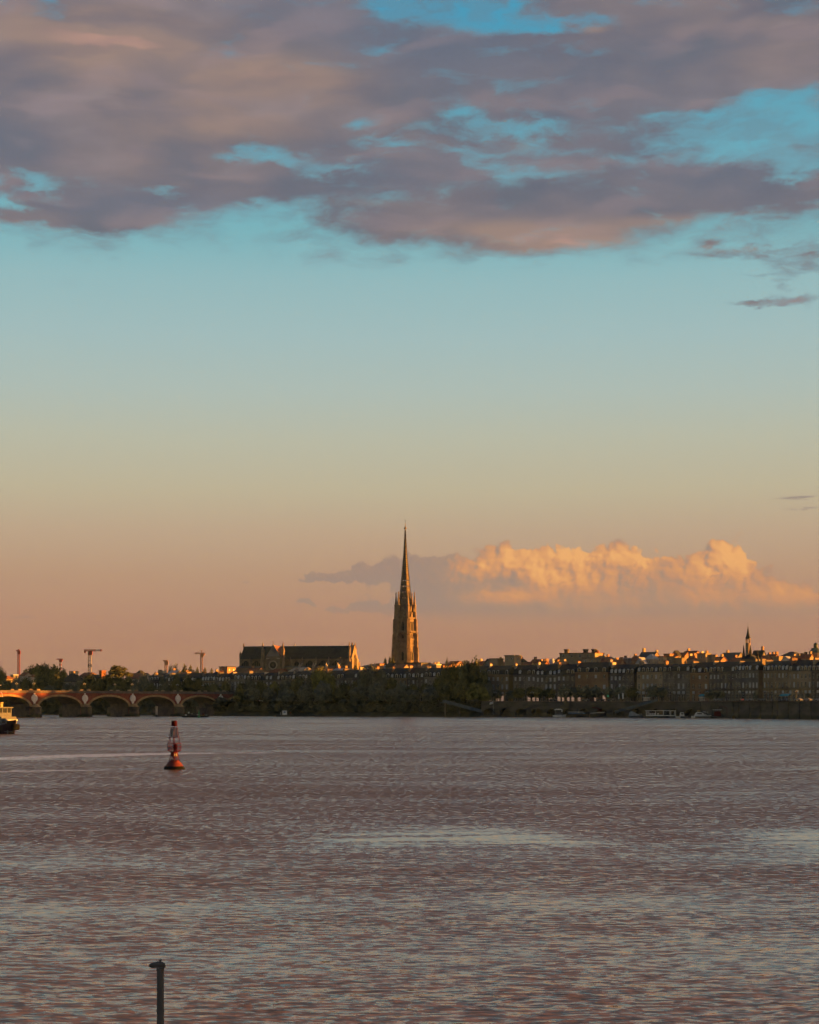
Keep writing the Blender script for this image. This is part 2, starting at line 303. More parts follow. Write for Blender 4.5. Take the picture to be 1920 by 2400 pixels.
# ---------------------------------------------------------------- mesh tools
class MB:
    def __init__(s): s.v = []; s.f = []; s.mi = []; s.mats = []
    def k(s, m):
        if m not in s.mats: s.mats.append(m)
        return s.mats.index(m)
    def add(s, vs, fs, m):
        o = len(s.v); s.v += [tuple(v) for v in vs]; k = s.k(m)
        for f in fs: s.f.append([i + o for i in f]); s.mi.append(k)
        return s
    def box(s, x0, x1, y0, y1, z0, z1, m, tx=0, ty=0, rz=0, c=None):
        """axis box; tx, ty shrink the top; rz turns it about c"""
        vs = [(x0, y0, z0), (x1, y0, z0), (x1, y1, z0), (x0, y1, z0), (x0 + tx, y0 + ty, z1), (x1 - tx, y0 + ty, z1), (x1 - tx, y1 - ty, z1), (x0 + tx, y1 - ty, z1)]
        if rz:
            cx, cy = c or ((x0 + x1) / 2, (y0 + y1) / 2); ca, sa = math.cos(rz), math.sin(rz)
            vs = [(cx + (x - cx) * ca - (y - cy) * sa, cy + (x - cx) * sa + (y - cy) * ca, z) for x, y, z in vs]
        return s.add(vs, [(3, 2, 1, 0), (4, 5, 6, 7), (0, 1, 5, 4), (1, 2, 6, 5), (2, 3, 7, 6), (3, 0, 4, 7)], m)
    def prism(s, pts, y0, y1, m, axis='y'):
        """polygon in x,z (axis y) or in x,y (axis z) pushed from y0 to y1"""
        n = len(pts)
        if axis == 'y': vs = [(x, y0, z) for x, z in pts] + [(x, y1, z) for x, z in pts]
        elif axis == 'x': vs = [(y0, x, z) for x, z in pts] + [(y1, x, z) for x, z in pts]
        else: vs = [(x, y, y0) for x, y in pts] + [(x, y, y1) for x, y in pts]
        return s.add(vs, [tuple(range(n)), tuple(range(2 * n - 1, n - 1, -1))] + [(i, i + n, (i + 1) % n + n, (i + 1) % n) for i in range(n)], m)
    def lathe(s, prof, n, m, cx=0, cy=0, a0=0, sx=1, sy=1):
        vs = []; fs = []
        for r, z in prof:
            for i in range(n):
                a = a0 + 2 * math.pi * i / n; vs.append((cx + r * math.cos(a) * sx, cy + r * math.sin(a) * sy, z))
        for j in range(len(prof) - 1):
            for i in range(n): k = (i + 1) % n; fs.append((j * n + i, j * n + k, (j + 1) * n + k, (j + 1) * n + i))
        fs.append(tuple(range(n - 1, -1, -1))); fs.append(tuple((len(prof) - 1) * n + i for i in range(n)))
        return s.add(vs, fs, m)
    def bar(s, a, b, r, m, n=4, r2=None):
        a = Vector(a); b = Vector(b); d = (b - a).normalized()
        u = d.orthogonal().normalized(); w = d.cross(u); r2 = r if r2 is None else r2
        vs = [a + (u * math.cos(t) + w * math.sin(t)) * r for t in [2 * math.pi * i / n for i in range(n)]] + \
             [b + (u * math.cos(t) + w * math.sin(t)) * r2 for t in [2 * math.pi * i / n for i in range(n)]]
        return s.add(vs, [tuple(range(n - 1, -1, -1)), tuple(range(n, 2 * n))] + [(i, (i + 1) % n, (i + 1) % n + n, i + n) for i in range(n)], m)
    def mesh(s, name):
        me = bpy.data.meshes.new(name); me.from_pydata(s.v, [], s.f)
        for m in s.mats: me.materials.append(M[m] if isinstance(m, str) else m)
        me.polygons.foreach_set('material_index', s.mi); me.update(); return me
    def build(s, name, parent=None, loc=None):
        return place(s.mesh(name), name, parent, loc)
def place(me, name, parent=None, loc=None, rz=0, sc=None):
    o = bpy.data.objects.new(name, me); col.objects.link(o)
    if parent: o.parent = parent
    if loc is not None: o.location = loc
    if rz: o.rotation_euler = (0, 0, rz)
    if sc: o.scale = sc
    return o
def tag(o, label, cat, group=None):
    o['label'] = label; o['category'] = cat
    if group: o['group'] = group
    return o
def thing(name, label, cat, loc=(0, 0, 0), rz=0, group=None, sc=None):
    o = bpy.data.objects.new(name, None); col.objects.link(o); o.location = loc; o.rotation_euler = (0, 0, rz)
    o.empty_display_size = 1
    if sc: o.scale = sc
    return tag(o, label, cat, group)
def structure(o): o['kind'] = 'structure'; return o
ORD = ['zeroth', 'first', 'second', 'third', 'fourth', 'fifth', 'sixth', 'seventh', 'eighth', 'ninth', 'tenth', 'eleventh', 'twelfth', 'thirteenth', 'fourteenth', 'fifteenth', 'sixteenth', 'seventeenth', 'eighteenth', 'nineteenth', 'twentieth', 'twenty-first', 'twenty-second', 'twenty-third', 'twenty-fourth', 'twenty-fifth', 'twenty-sixth', 'twenty-seventh', 'twenty-eighth', 'twenty-ninth', 'thirtieth']
def interp(x, tab):
    if x <= tab[0][0]: (a, b), (c, d) = tab[0], tab[1]
    elif x >= tab[-1][0]: (a, b), (c, d) = tab[-2], tab[-1]
    else:
        for (a, b), (c, d) in zip(tab, tab[1:]):
            if a <= x <= c: break
    return b + (d - b) * (x - a) / (c - a)
def arch_pts(cx, w, z0, zs, zt, n=8, pointed=False):
    """outline of an arched opening: foot z0, springing zs, crown zt"""
    p = [(cx - w / 2, z0), (cx - w / 2, zs)]
    for i in range(1, n):
        t = math.pi * (1 - i / n)
        x = math.cos(t); z = math.sin(t)
        if pointed: z = (1 - abs(x) ** 1.5)
        p.append((cx + x * w / 2, zs + (zt - zs) * z))
    return p + [(cx + w / 2, zs), (cx + w / 2, z0)]
def window_mb(w, z0, zs, zt, frame='frame', pane='pane', fw=.25, pointed=False, mull=0):
    """a framed window standing in the plane y=0, facing -y"""
    b = MB(); out = arch_pts(0, w + 2 * fw, z0 - fw, zs, zt + fw, pointed=pointed); inn = arch_pts(0, w, z0, zs, zt, pointed=pointed)
    n = len(out); vs = [(x, -.3, z) for x, z in out] + [(x, -.3, z) for x, z in inn] + [(x, 0, z) for x, z in out] + [(x, -.03, z) for x, z in inn]
    fs = []
    for i in range(n):
        j = (i + 1) % n; fs += [(i, j, n + j, n + i), (2 * n + j, 2 * n + i, i, j)[::-1], (n + i, n + j, 3 * n + j, 3 * n + i)]
    b.add(vs, fs, frame); b.add([(x, -.04, z) for x, z in inn], [tuple(range(n))], pane)
    for k in range(mull):
        x = -w / 2 + w * (k + 1) / (mull + 1); b.box(x - .09, x + .09, -.2, -.06, z0, zs + (zt - zs) * .8, frame)
    return b

# ---------------------------------------------------------------- water
QY = [(-300, 1290), (0, 1200), (300, 1150), (540, 1040), (860, 1003), (1100, 978), (1400, 948), (1640, 915), (1920, 828), (2200, 745), (2600, 640)]     # quay edge: photo column -> distance
def quay_xy(px, back=0):
    Y = interp(px, QY) + back; return X(px, Y), Y
GZ = 8.6
qpts = [(-2600, 1700), (-900, 1420)] + [quay_xy(p) for p, _ in QY] + [(620, 330), (700, -100), (900, -900)]
def water_material():
    m = bpy.data.materials.new('muddy_river'); m.use_nodes = True
    t = NT(m.node_tree); b = t.n['Principled BSDF']
    b.inputs['IOR'].default_value = 1.33; b.inputs['Specular IOR Level'].default_value = .5
    geo = t.new('ShaderNodeNewGeometry'); P = geo.outputs['Position']
    # calm and ruffled patches drifting on the river
    big = t.noise(t.v('MULTIPLY', P, (.018, .055, 1)), 1.0, 4, .55, dim='3D')
    q = t.blobs(P, [(-3, 99, 5, 7, .9), (4, 101, 6, 7, 1.05), (9, 98, 5, 6, .8), (1, 107, 9, 5, .6), (-7, 54, 9, 5, .6), (14, 55, 12, 4, .5), (22, 97, 6, 8, 1.1), (27, 106, 8, 6, .7), (17, 88, 6, 3, .6), (-16, 88, 8, 5, .5), (-20, 96, 5, 4, .5), (9, 68, 10, 3, .5), (-12, 66, 8, 2.5, .4), (30, 160, 16, 12, .4), (-30, 150, 14, 9, .3),
                    (3, 84, 8, 4.0, -.55), (-12, 76, 8, 4, -.4), (-2, 62, 8, 2.6, -.4), (16, 80, 9, 4, -.3), (2, 46, 8, 2.5, -.3), (-10, 150, 60, 26, -.25), (60, 700, 160, 200, .35)])
    q = t.m('MULTIPLY', q, t.mr(t.noise(t.v('MULTIPLY', P, (.10, .42, 1)), 1.0, 4, .6, dim='3D'), .34, .64, .5, 1.2))
    calm = t.m('ADD', t.mr(big, .35, .68, -.25, .45), q)
    # wave slopes: octaves from chop to river swell; taken as facets, so that far water keeps its full roughness
    ang = t.noise(t.v('MULTIPLY', P, (.05, .05, 1)), 1.0, 2, .5, dim='3D')
    Pd = t.v('ADD', P, t.v('MULTIPLY', t.noise(t.v('MULTIPLY', P, (.4, .4, 1)), 1.0, 2, .5, out='Color', dim='3D'), (.9, .5, 0)))
    sy = None
    spY = t.new('ShaderNodeSeparateXYZ'); t.l.new(P, spY.inputs[0]); yy = spY.outputs[1]
    mid = t.mr(yy, 42, 125, 0, 1)
    near_ = t.mr(yy, 230, 120, 0, 1); m1 = t.m('MULTIPLY', t.mr(yy, 60, 120, 0, 1), t.mr(yy, 330, 200, 0, 1)); m2 = t.m('MULTIPLY', t.mr(yy, 120, 220, 0, 1), t.mr(yy, 700, 400, 0, 1)); m3 = t.mr(yy, 260, 480, 0, 1)      # wave octaves fade in and out with distance from the camera
    for (sx_, sy_, amp, det, w_) in ((3.2, 8.0, .36, 2, None), (1.15, 2.7, .58, 2, None), (.34, .9, .22, 2, None), (.085, .2, .12, 2, None), (1.9, .68, .95, 5, m1), (1.8, .30, 1.0, 5, m2), (1.1, .09, 1.1, 5, m3)):
        vv = Pd if w_ is None else P
        n_ = t.m('MULTIPLY_ADD', t.noise(t.v('MULTIPLY', vv, (sx_, sy_, 1)), 1.0, det, .62 if w_ is None else .85, .25 if w_ is None else 0, dim='3D'), amp, -amp / 2)
        if w_ is not None: n_ = t.m('MULTIPLY', n_, w_)
        sy = n_ if sy is None else t.m('ADD', sy, n_)
    sx = t.m('MULTIPLY_ADD', t.noise(t.v('MULTIPLY', Pd, (2.2, 3.0, 1)), 1.0, 3, .6, .2, dim='3D'), .5, -.25)
    amp_ = t.m('MAXIMUM', t.m('MULTIPLY_ADD', calm, -.6, 1.0), .28)
    bias = t.m('MULTIPLY_ADD', mid, -.13, -.065)
    cbn = t.new('ShaderNodeCombineXYZ'); t.put(cbn.inputs[0], t.m('MULTIPLY', sx, amp_)); t.put(cbn.inputs[1], t.m('ADD', t.m('MULTIPLY', sy, amp_), t.m('MULTIPLY', amp_, bias))); cbn.inputs[2].default_value = 1
    nrm = t.v('NORMALIZE', cbn.outputs[0]); t.l.new(nrm, b.inputs['Normal'])
    b.inputs['Roughness'].default_value = .09
    w3 = t.noise(t.v('MULTIPLY', P, (.7, 1.5, 1)), .22, 3, .6, .3, dim='3D')
    # foam left by passing boats: long thin broken streaks
    wk = t.blobs(P, [(-58, 244, 5, 2.4, 1.2), (-54, 251, 5, 2.6, 1.3), (-50, 257, 5, 3, 1.4), (-46, 263, 5, 3.2, 1.5), (-42, 267, 4, 3, 1.5), (-38, 271, 4, 3, 1.3), (-33, 273, 3, 2.4, 1.0), (-25, 276, 4, 2.4, .45), (-47, 200, 5, 1.4, .8), (-40, 204, 5, 1.4, .8), (-34, 208, 4, 1.2, .5)])
    wf = t.m('MULTIPLY', t.m('MULTIPLY', wk, 2.0), t.mr(t.noise(t.v('MULTIPLY', P, (.5, .35, 1)), 1.0, 5, .75, dim='3D'), .36, .6))
    c = t.mix(t.mr(w3, .35, .65), (.238, .142, .078), (.202, .121, .067))
    c = t.mix(t.mr(wf, .05, .5, 0, .95), c, (.9, .84, .78))
    t.l.new(c, b.inputs['Base Color'])
    return m
wm = MB(); M['water'] = water_material()
wm.add([(-5900, -890, 0), (905, -890, 0), (905, 2600, 0), (-5900, 2600, 0)], [(0, 1, 2, 3)], 'water')
structure(wm.build('water'))

# ---------------------------------------------------------------- land, bank, quay
g_ = MB()
far = [(5900, -890), (5900, 5900), (-5900, 5900), (-5900, 1700)]
ring = [(x, y, GZ) for x, y in qpts] + [(x, y, GZ) for x, y in far]
g_.add(ring, [tuple(range(len(ring)))], 'land')
structure(g_.build('ground'))
def strip(name, p0, p1, mfun, matn, step=12):
    """skin along the quay between two photo columns; mfun gives (back, z) rows"""
    b = MB(); cols = [p0 + (p1 - p0) * i / ((p1 - p0) // step) for i in range(int((p1 - p0) // step) + 1)]
    rows = None; vs = []
    for i, px in enumerate(cols):
        r = mfun(px, i); rows = len(r)
        for back, z in r:
            x, y = quay_xy(px); nx, ny = .62, .78
            vs.append((x + nx * back, y + ny * back, z))
    fs = [(i * rows + j, i * rows + j + 1, (i + 1) * rows + j + 1, (i + 1) * rows + j) for i in range(len(cols) - 1) for j in range(rows - 1)]
    b.add(vs, fs, matn); return b.build(name)
def bank_rows(px, i):
    j = math.sin(px * .31) * .8 + math.sin(px * .093) * .9
    return [(-1.0 + j, -.6), (1.5 + j, .5), (5 + j, 2.2), (9 + j, 5.5), (13, 8.0), (15, GZ + .02)]
structure(strip('river_bank', -300, 1128, bank_rows, 'earth'))
# quay road behind the trees
rd = MB(); vs = []
for px in range(1120, 2010, 30):
    for bk in (19, 31):
        x, y = quay_xy(px); vs.append((x + .62 * bk, y + .78 * bk, GZ + .006))
rd.add(vs, [(2 * i, 2 * i + 2, 2 * i + 3, 2 * i + 1) for i in range(len(vs) // 2 - 1)], 'road'); structure(rd.build('road'))
# masonry quay wall, in straight lengths; the left part stands on low arches
def arch_wall(b, L, zb, zt, ops, matn, depth, y0=0, soffit=None):
    """wall in the plane y=y0 from x=0..L with arched openings (cx,w,zs,zc); returns nothing"""
    xs = {0.0, L}
    for cx, w, zs, zc in ops:
        for i in range(13): xs.add(cx - w / 2 * math.cos(math.pi * i / 12))
    xs = sorted(xs)
    def bot(x, side):
        for cx, w, zs, zc in ops:
            q = (x - cx) / (w / 2)
            if abs(q) < 1 + 1e-6 and not ((q <= -1 + 1e-6 and side < 0) or (q >= 1 - 1e-6 and side > 0)):
                return zs + (zc - zs) * math.sqrt(max(0, 1 - q * q))
        return zb
    for a, c in zip(xs, xs[1:]):
        za, zc_ = bot(a, 1), bot(c, -1)
        b.add([(a, y0, za), (c, y0, zc_), (c, y0, zt), (a, y0, zt)], [(0, 1, 2, 3)], matn)
        if za > zb or zc_ > zb: b.add([(a, y0, za), (c, y0, zc_), (c, y0 + depth, zc_), (a, y0 + depth, za)], [(3, 2, 1, 0)], soffit or matn)
    for cx, w, zs, zc in ops:
        for sx in (-1, 1):
            x = cx + sx * w / 2; b.add([(x, y0, zb), (x, y0, zs), (x, y0 + depth, zs), (x, y0 + depth, zb)], [(0, 1, 2, 3)], soffit or matn)
qn = [1128, 1240, 1350, 1470, 1560, 1640, 1730, 1820, 1920, 2030]
q_root = thing('quay_wall', 'long dark stone quay wall above the river at the right with low arches at its left end', 'quay wall')
for i, (p0, p1) in enumerate(zip(qn, qn[1:])):
    a = Vector((*quay_xy(p0), 0)); c = Vector((*quay_xy(p1), 0)); L = (c - a).length; ang = math.atan2(c.y - a.y, c.x - a.x)
    b = MB(); ops = []
    if p1 <= 1640:
        n = max(1, round(L / 10.5)); ops = [((k + .5) * L / n, 6.4, 2.2, 4.6) for k in range(n)]
    arch_wall(b, L, -1.5, GZ - .35, ops, 'quay', 5)
    if ops: b.add([(0, 5, -1.5), (L, 5, -1.5), (L, 5, 6), (0, 5, 6)], [(0, 1, 2, 3)], 'quay')
    b.box(0, L, -.25, 1.3, GZ - .35, GZ + .05, 'cornice')
    if not ops:
        for k in range(int(L / 9) + 1):
            if rnd.random() < .8: b.box(k * 9 + .2, k * 9 + .9, -.3, .0, -1.2, GZ - .36, 'quay')
    o = b.build('wall_length', q_root, a); o.rotation_euler = (0, 0, ang)

# ---------------------------------------------------------------- evening air
hm = bpy.data.materials.new('evening_air'); hm.use_nodes = True; th = NT(hm.node_tree); th.n.clear()
pv = th.new('ShaderNodeVolumePrincipled'); pv.inputs['Color'].default_value = (.45, .78, 1.0, 1); pv.inputs['Density'].default_value = 1.7e-5; pv.inputs['Anisotropy'].default_value = 0
ho = th.new('ShaderNodeOutputMaterial'); th.l.new(pv.outputs[0], ho.inputs['Volume'])
M['haze'] = hm
hz_ = MB().box(-6000, 6000, -950, 6000, -3, 160, 'haze').build('haze'); hz_['kind'] = 'stuff'

# ---------------------------------------------------------------- stone and brick arch bridge
BA = math.atan2(28, 22.0); BS = math.hypot(28, 22.0); B0 = Vector((-201.4, 950, 0))
bridge = thing('bridge', 'long red brick bridge with pale stone arches crossing the river at the left', 'bridge', B0, BA)
DZ, BWD = 13.0, 15.0
i0, i1 = -3, 5
Lt = (i1 - i0) * BS; xo = i0 * BS
ops = [((k + .5) * BS, BS - 6.2, 5.6, 11.2) for k in range(i1 - i0)]
for nm, yy, s in (('spandrel_wall', 0, 1), ('spandrel_wall', BWD, -1)):
    b = MB(); arch_wall(b, Lt, -1.2, DZ, ops, 'brick', 0.01 if s < 0 else BWD, yy, 'cornice'); b.build(nm, bridge, (xo, 0, 0))
b = MB(); b.box(xo, i1 * BS + 14, -.5, BWD + .5, DZ, DZ + .45, 'cornice'); b.build('deck', bridge)
b = MB(); b.box(i1 * BS, i1 * BS + 14, .05, BWD - .05, -1, DZ - .003, 'pierstone'); b.build('abutment', bridge)
for y in (-.45, BWD + .15):
    b = MB(); b.box(xo, i1 * BS + 14, y, y + .3, DZ + .453, DZ + 1.25, 'cornice'); b.box(xo, i1 * BS + 14, y - .08, y + .38, DZ + 1.253, DZ + 1.4, 'pierstone'); b.build('parapet', bridge)
def ring_mesh():
    b = MB(); n = 24; w = BS - 6.2; vs = []
    for i in range(n + 1):
        t = math.pi * (1 - i / n); c, s_ = math.cos(t), math.sin(t)
        xi, zi = c * w / 2, 5.6 + 5.6 * s_; xo_, zo = c * (w / 2 + 1.7), 5.2 + 7.1 * s_
        vs += [(xi, -.32, zi), (xo_, -.32, zo), (xi, .0, zi), (xo_, .0, zo)]
    fs = []
    for i in range(n): a = 4 * i; fs += [(a, a + 4, a + 5, a + 1), (a + 1, a + 5, a + 7, a + 3), (a + 2, a + 6, a + 4, a)]
    return b.add(vs, fs, 'archstone').mesh('arch_ring')
rm = ring_mesh()
for k in range(i0, i1): place(rm, 'arch_ring', bridge, ((k + .5) * BS, 0, 0))
pb = MB()
for r, z0, z1 in ((3.1, -1.2, 1.2), (2.75, 1.2, 4.9), (3.1, 4.9, 5.5)):
    pts = [(-r, 3), (-r, -1.0)] + [(r * math.cos(math.pi + math.pi * i / 10), -1.0 - (r + .8) * math.sin(math.pi * i / 10)) for i in range(1, 10)] + [(r, -1.0), (r, 3)]
    pb.prism(pts, z0, z1, 'pierstone', 'z')
pb.box(-3.0, 3.0, 3.0, BWD + 3, -1.2, 5.5, 'pierstone')
pb.lathe([(3.0, 5.5), (2.4, 6.2), (1.2, 7.0), (.2, 7.4)], 16, 'archstone', cy=-.9)
pm = pb.mesh('pier')
mb = MB()
for k, (r, y, m) in enumerate(((1.55, -.42, 'medal'),)):
    n = 20; pts = [(1.35 * r * math.cos(2 * math.pi * i / n), 10.2 + 1.3 * r * math.sin(2 * math.pi * i / n)) for i in range(n)]
    mb.prism(pts, y, .0, m)
    pts = [(r * .95 * math.cos(2 * math.pi * i / n), 10.3 + r * .95 * math.sin(2 * math.pi * i / n)) for i in range(n)]
    mb.prism(pts, y - .12, y, 'medal')
mb.prism([(-.9, 8.4), (-.45, 7.2), (.45, 7.2), (.9, 8.4)], -.38, 0, 'medal'); mb.box(-.5, .5, -.36, 0, 12.3, 12.9, 'medal')
mm = mb.mesh('medallion')
blk = MB().box(-1.1, 1.1, -.5, .25, DZ + 1.4, DZ + 2.2, 'stone').mesh('parapet_block')
for k in range(i0, i1 + 1):
    if k > i0: place(pm, 'pier', bridge, (k * BS, 0, 0)); place(mm, 'medallion', bridge, (k * BS, 0, 0))
    for dx in (-2.6, 2.6): place(blk, 'parapet_block', bridge, (k * BS + dx, 0, 0))
    for dx in (-2.6, 2.6): place(blk, 'parapet_block', bridge, (k * BS + dx, BWD + .3, 0))
def bridge_pt(t, y, z):
    c, s = math.cos(BA), math.sin(BA); return (B0.x + t * BS * c - y * s, B0.y + t * BS * s + y * c, z)

# three-armed lamps, one over each pier on either side of the bridge
def lamp_meshes():
    b = MB(); b.lathe([(.28, 0), (.28, .5), (.12, .8), (.09, 4.3), (.13, 4.5)], 8, 'metal_dark'); b.bar((-.75, 0, 4.2), (.75, 0, 4.2), .06, 'metal_dark'); b.bar((0, 0, 4.3), (0, 0, 4.8), .06, 'metal_dark')
    for x in (-.75, .75): b.bar((x, 0, 4.2), (x, 0, 4.45), .05, 'metal_dark')
    g = MB(); g.lathe([(.06, -.24), (.2, -.12), (.23, .04), (.16, .2), (.04, .27)], 10, 'globe')
    return b.mesh('post'), g.mesh('globe')
lp, lg = lamp_meshes()
def lamp(loc, rz, label, group, sc=None):
    r = thing('street_lamp', label, 'street lamp', loc, rz, group, sc)
    place(lp, 'post', r)
    for p in ((-.75, 0, 4.7), (.75, 0, 4.7), (0, 0, 5.1)): place(lg, 'globe', r, p)
    return r
for side, y, wd in ((0, .35, 'near'), (1, BWD - .35, 'far')):
    for n_, k in enumerate(range(0, 6) if side == 0 else range(0, 5)):
        if k == 5 and side == 0: continue
        lamp(bridge_pt(k, y, DZ + .46), BA, f'three-globe lamp on the {wd} parapet of the brick bridge, {ORD[n_ + 1]} pier from the left', 'lamps along the bridge')

# ---------------------------------------------------------------- cars
def car_mesh():
    b = MB(); b.prism([(-2.1, .35), (-2.15, .75), (-1.9, .95), (-1.25, 1.0), (-.8, 1.42), (.75, 1.45), (1.3, 1.0), (2.05, .9), (2.15, .55), (2.1, .3)], -.85, .85, 'carpaint')
    g = MB(); g.prism([(-1.12, 1.0), (-.74, 1.36), (.7, 1.38), (1.14, 1.0)], -.87, .87, 'pane')
    w = MB(); 
    w.lathe([(.33, -.1), (.33, .1)], 12, 'rubber')
    h = MB().lathe([(.16, 0), (.14, .05)], 8, 'head'); 
    return b.mesh('body'), g.mesh('window'), w.mesh('wheel'), h.mesh('headlight')
cb_, cg_, cw_, chl_ = car_mesh()
vb = MB(); vb.prism([(-2.6, .4), (-2.6, 2.3), (1.5, 2.3), (2.2, 1.3), (2.6, 1.1), (2.6, .35)], -1, 1, 'white'); van_ = vb.mesh('body')
tl_ = MB().lathe([(.14, 0), (.12, .04)], 8, 'tail').mesh('tail_light')
def car(name, loc, rz, label, group, lights=False, van=False, tail=False, body=None):
    r = thing(name, label, 'van' if van else 'car', loc, rz, group)
    place(van_ if van else cb_, 'body', r)
    place(cg_, 'window', r, (0.55 if van else 0, 0, .35 if van else 0), sc=(1, 1.19 if van else 1, 1))
    for x in (-1.35, 1.35):
        for y in (-.8, .8):
            w = place(cw_, 'wheel', r, (x, y, .33)); w.rotation_euler = (R(90), 0, 0)
    if lights or tail:
        for y in (-.6, .6):
            h = place(tl_ if tail else chl_, 'tail_light' if tail else 'headlight', r, (-2.14 if tail else (2.62 if van else 2.13), y, .75)); h.rotation_euler = (0, R(-90 if tail else 90), 0)
    return r
car('parked_car', bridge_pt(4.25, 4, DZ + .46), BA + math.pi, 'car with headlights on at the right end of the brick bridge, left of two', 'cars on the bridge', True)
car('parked_car', bridge_pt(4.52, 4, DZ + .46), BA + math.pi, 'car with headlights on at the right end of the brick bridge, right of two', 'cars on the bridge', True)
car('delivery_van', bridge_pt(5.12, 4, DZ + .46), BA + math.pi, 'pale van with bright headlights among the trees where the bridge meets the bank', 'van', True, van=True)

# ---------------------------------------------------------------- quay houses
HYT = [(300, 1176), (352, 1160), (540, 1110), (860, 1050), (1100, 1022), (1400, 987), (1640, 948), (1920, 872), (1980, 858)]
CORN = [(352, 1598), (540, 1596), (860, 1590), (1100, 1586), (1400, 1579), (1640, 1576), (1920, 1573)]
RIDGE = [(352, 1581), (450, 1578), (560, 1577), (900, 1567), (1150, 1560), (1300, 1556), (1500, 1556), (1700, 1552), (1920, 1545)]
def wall_holes(W_, H, ops, m, reveal=.28):
    """front wall in the plane y=0 with rectangular openings (x0,x1,z0,z1)"""
    b = MB(); xs = sorted({0.0, W_} | {v for o in ops for v in o[:2]}); zs = sorted({0.0, H} | {v for o in ops for v in o[2:]})
    for a, c in zip(xs, xs[1:]):
        for e, g in zip(zs, zs[1:]):
            mx, mz = (a + c) / 2, (e + g) / 2
            if any(o[0] < mx < o[1] and o[2] < mz < o[3] for o in ops): continue
            b.add([(a, 0, e), (c, 0, e), (c, 0, g), (a, 0, g)], [(0, 1, 2, 3)], m)
    for x0, x1, z0, z1 in ops:
        b.add([(x0, 0, z0), (x1, 0, z0), (x1, 0, z1), (x0, 0, z1), (x0, reveal, z0), (x1, reveal, z0), (x1, reveal, z1), (x0, reveal, z1)], [(0, 4, 5, 1), (1, 5, 6, 2), (2, 6, 7, 3), (3, 7, 4, 0)], m)
    return b
def win_rect(w, h, kind):
    b = MB(); pane = 'pale_pane' if kind else 'pane'
    b.add([(0, 0, 0), (w, 0, 0), (w, 0, h), (0, 0, h)], [(0, 1, 2, 3)], pane)
    for x0, x1, z0, z1 in ((0, .09, 0, h), (w - .09, w, 0, h), (w / 2 - .06, w / 2 + .06, 0, h), (0, w, 0, .09), (0, w, h - .09, h), (0, w, h * .66, h * .66 + .07)):
        b.box(x0, x1, -.06, -.004, z0, z1, 'frame')
    return b.mesh('window')
WIN = {(w, h, k): win_rect(w, h, k) for (w, h) in ((1.25, 2.9), (1.25, 2.2), (1.1, 1.6), (1.8, 3.4), (1.8, 1.4), (1.7, 2.5), (1.5, 1.9)) for k in (0, 1)}
def dormer_mesh(k, w=1.3, h=1.9):
    b = MB(); b.prism([(-w / 2, 0), (w / 2, 0), (w / 2, h), (0, h + .45), (-w / 2, h)], -.1, 2.2, 'zinc')
    b.box(-w / 2 + .14, w / 2 - .14, -.17, -.103, .15, h - .1, 'pale_pane' if k else 'pane')
    for x in (-w / 2 - .06, w / 2 - .1): b.box(x, x + .16, -.2, -.104, 0, h, 'frame')
    return b.mesh('dormer')
DORM = [dormer_mesh(0), dormer_mesh(1), dormer_mesh(0, 1.7, 2.0), dormer_mesh(1, 1.7, 2.0)]
def stack_mesh(w, d, h, m, pots=True):
    b = MB(); b.box(0, w, 0, d, 0, h, m); b.box(-.08, w + .08, -.08, d + .08, h, h + .18, m)
    if pots:
        for i in range(max(1, int(d / .7))): b.lathe([(.14, h + .18), (.11, h + .75)], 6, 'tile', cx=w / 2, cy=.35 + i * .7)
    return b.mesh('chimney')
